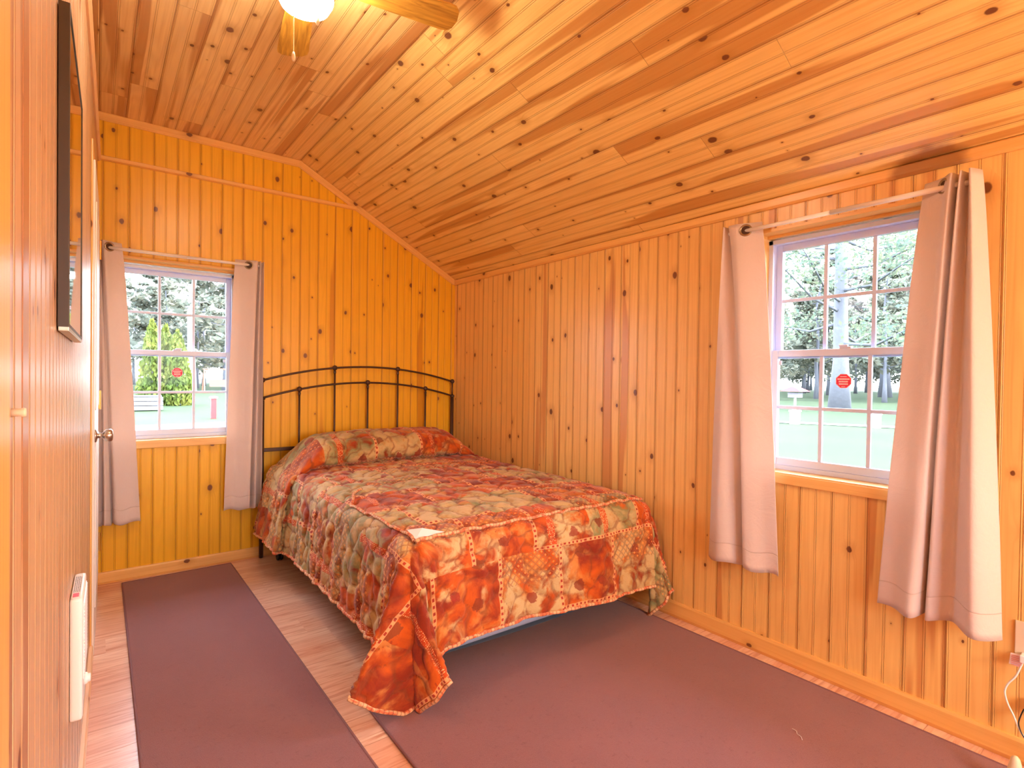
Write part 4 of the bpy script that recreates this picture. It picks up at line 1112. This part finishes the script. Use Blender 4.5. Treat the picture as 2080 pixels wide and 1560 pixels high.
# arborvitae shrubs
def arborvitae(loc_, h, r, label, seed):
    rnd = random.Random(seed); root = empty('arborvitae', loc_, label=label, cat='shrub', group='arborvitae outside the far window')
    bm = B(); tube(bm, [(0, 0, 0), (0, 0, h * .8)], [.08, .03], 8); link('stem', bm, M['bark'], root)
    bm = B()
    for i in range(26):
        t = (i + .5) / 26; rad = r * (1 - t) ** .62 * (.75 + .25 * min(1, t * 6))
        for k in range(int(120 * (rad / r) + 16)):
            a = rnd.random() * 6.28; q = rad * rnd.random() ** .35; p = Vector((math.cos(a) * q, math.sin(a) * q, h * t + rnd.uniform(-.1, .1)))
            s = rnd.uniform(.07, .17); u_ = Vector((rnd.gauss(0, .5), rnd.gauss(0, .5), 1)).normalized(); w_ = u_.orthogonal().normalized(); w_ = Matrix.Rotation(rnd.random() * 6.28, 3, u_) @ w_
            bm.faces.new([bm.verts.new(p + u_ * s), bm.verts.new(p + w_ * s * .5), bm.verts.new(p - u_ * s), bm.verts.new(p - w_ * s * .5)])
    link('foliage', bm, M['arbor'], root)
arborvitae((2.30, 34.1, G), 4.5, .80, 'pointed arborvitae, leftmost and tallest outside the far window', 1)
arborvitae((2.95, 34.6, G), 4.3, .80, 'pointed arborvitae in the middle of the clump outside the far window', 2)
arborvitae((3.42, 33.8, G), 3.95, .88, 'arborvitae at the right of the clump outside the far window', 3)
# garden things
g = empty('planter_box', (1.75, 29.5, G), label='weathered grey wooden planter on the lawn left of the arborvitae', cat='planter')
bm = B()
for k in range(3): box(bm, -.65, .65, -.35, .35, .05 + k * .2, .22 + k * .2, .01)
link('boards', bm, M['grey_wood'], g)
bm = B(); box(bm, -.60, .60, -.30, .30, .64, .70, .01); link('soil', bm, M['bark'], g)
g = empty('red_post', (3.55, 23.4, G), label='short red post on the lawn outside the far window', cat='post')
bm = B(); box(bm, -.09, .09, -.09, .09, 0, .78, .01); link('post', bm, M['red_paint'], g)
bm = B(); box(bm, -.13, .13, -.13, .13, .78, .84, .01); link('cap', bm, M['white_paint'], g)
g = empty('garden_swing', (8.7, 54, G), label='reddish wooden garden swing on its A-frame stand beyond the lawn', cat='garden swing')
bm = B()
for sx_ in (-1.3, 1.3):
    for sy_ in (-.7, .7): tube(bm, [(sx_, sy_, 0), (sx_ * .95, 0, 2.1)], .05, 6)
tube(bm, [(-1.35, 0, 2.1), (1.35, 0, 2.1)], .06, 6); link('stand', bm, M['redwood'], g)
bm = B(); box(bm, -.8, .8, -.25, .25, .55, .62); box(bm, -.8, .8, .2, .26, .62, 1.15); link('bench', bm, M['redwood'], g)
for (x, y, lab) in ((22.3, 10.4, 'white post by the path, seen at the left of the right-hand window'), (23.3, 7.9, 'white post by the path, seen at the right of the right-hand window')):
    g = empty('path_post', (x, y, G), label=lab, cat='post', group='white path posts')
    bm = B(); box(bm, -.15, .15, -.15, .15, 0, .50, .02); link('post', bm, M['white_paint'], g)
    bm = B(); box(bm, -.18, .18, -.18, .18, .50, .56, .02); link('cap', bm, M['white_paint'], g)
g = empty('bird_feeder', (33, 15.4, G), label='bird feeder with a red roof outside the right-hand window', cat='bird feeder')
bm = B(); tube(bm, [(0, 0, 0), (0, 0, 1.0)], .07, 8); link('pole', bm, M['white_paint'], g)
bm = B(); box(bm, -.3, .3, -.3, .3, .75, 1.05, .02); link('tray', bm, M['grey_wood'], g)
bm = B(); V = [bm.verts.new(p) for p in ((-.6, -.6, 1.12), (.6, -.6, 1.12), (.6, .6, 1.12), (-.6, .6, 1.12), (-.35, 0, 1.42), (.35, 0, 1.42))]
for f in ((0, 1, 5, 4), (2, 3, 4, 5), (0, 4, 3), (1, 2, 5), (3, 2, 1, 0)): bm.faces.new([V[i] for i in f])
link('roof', bm, M['red_paint'], g)
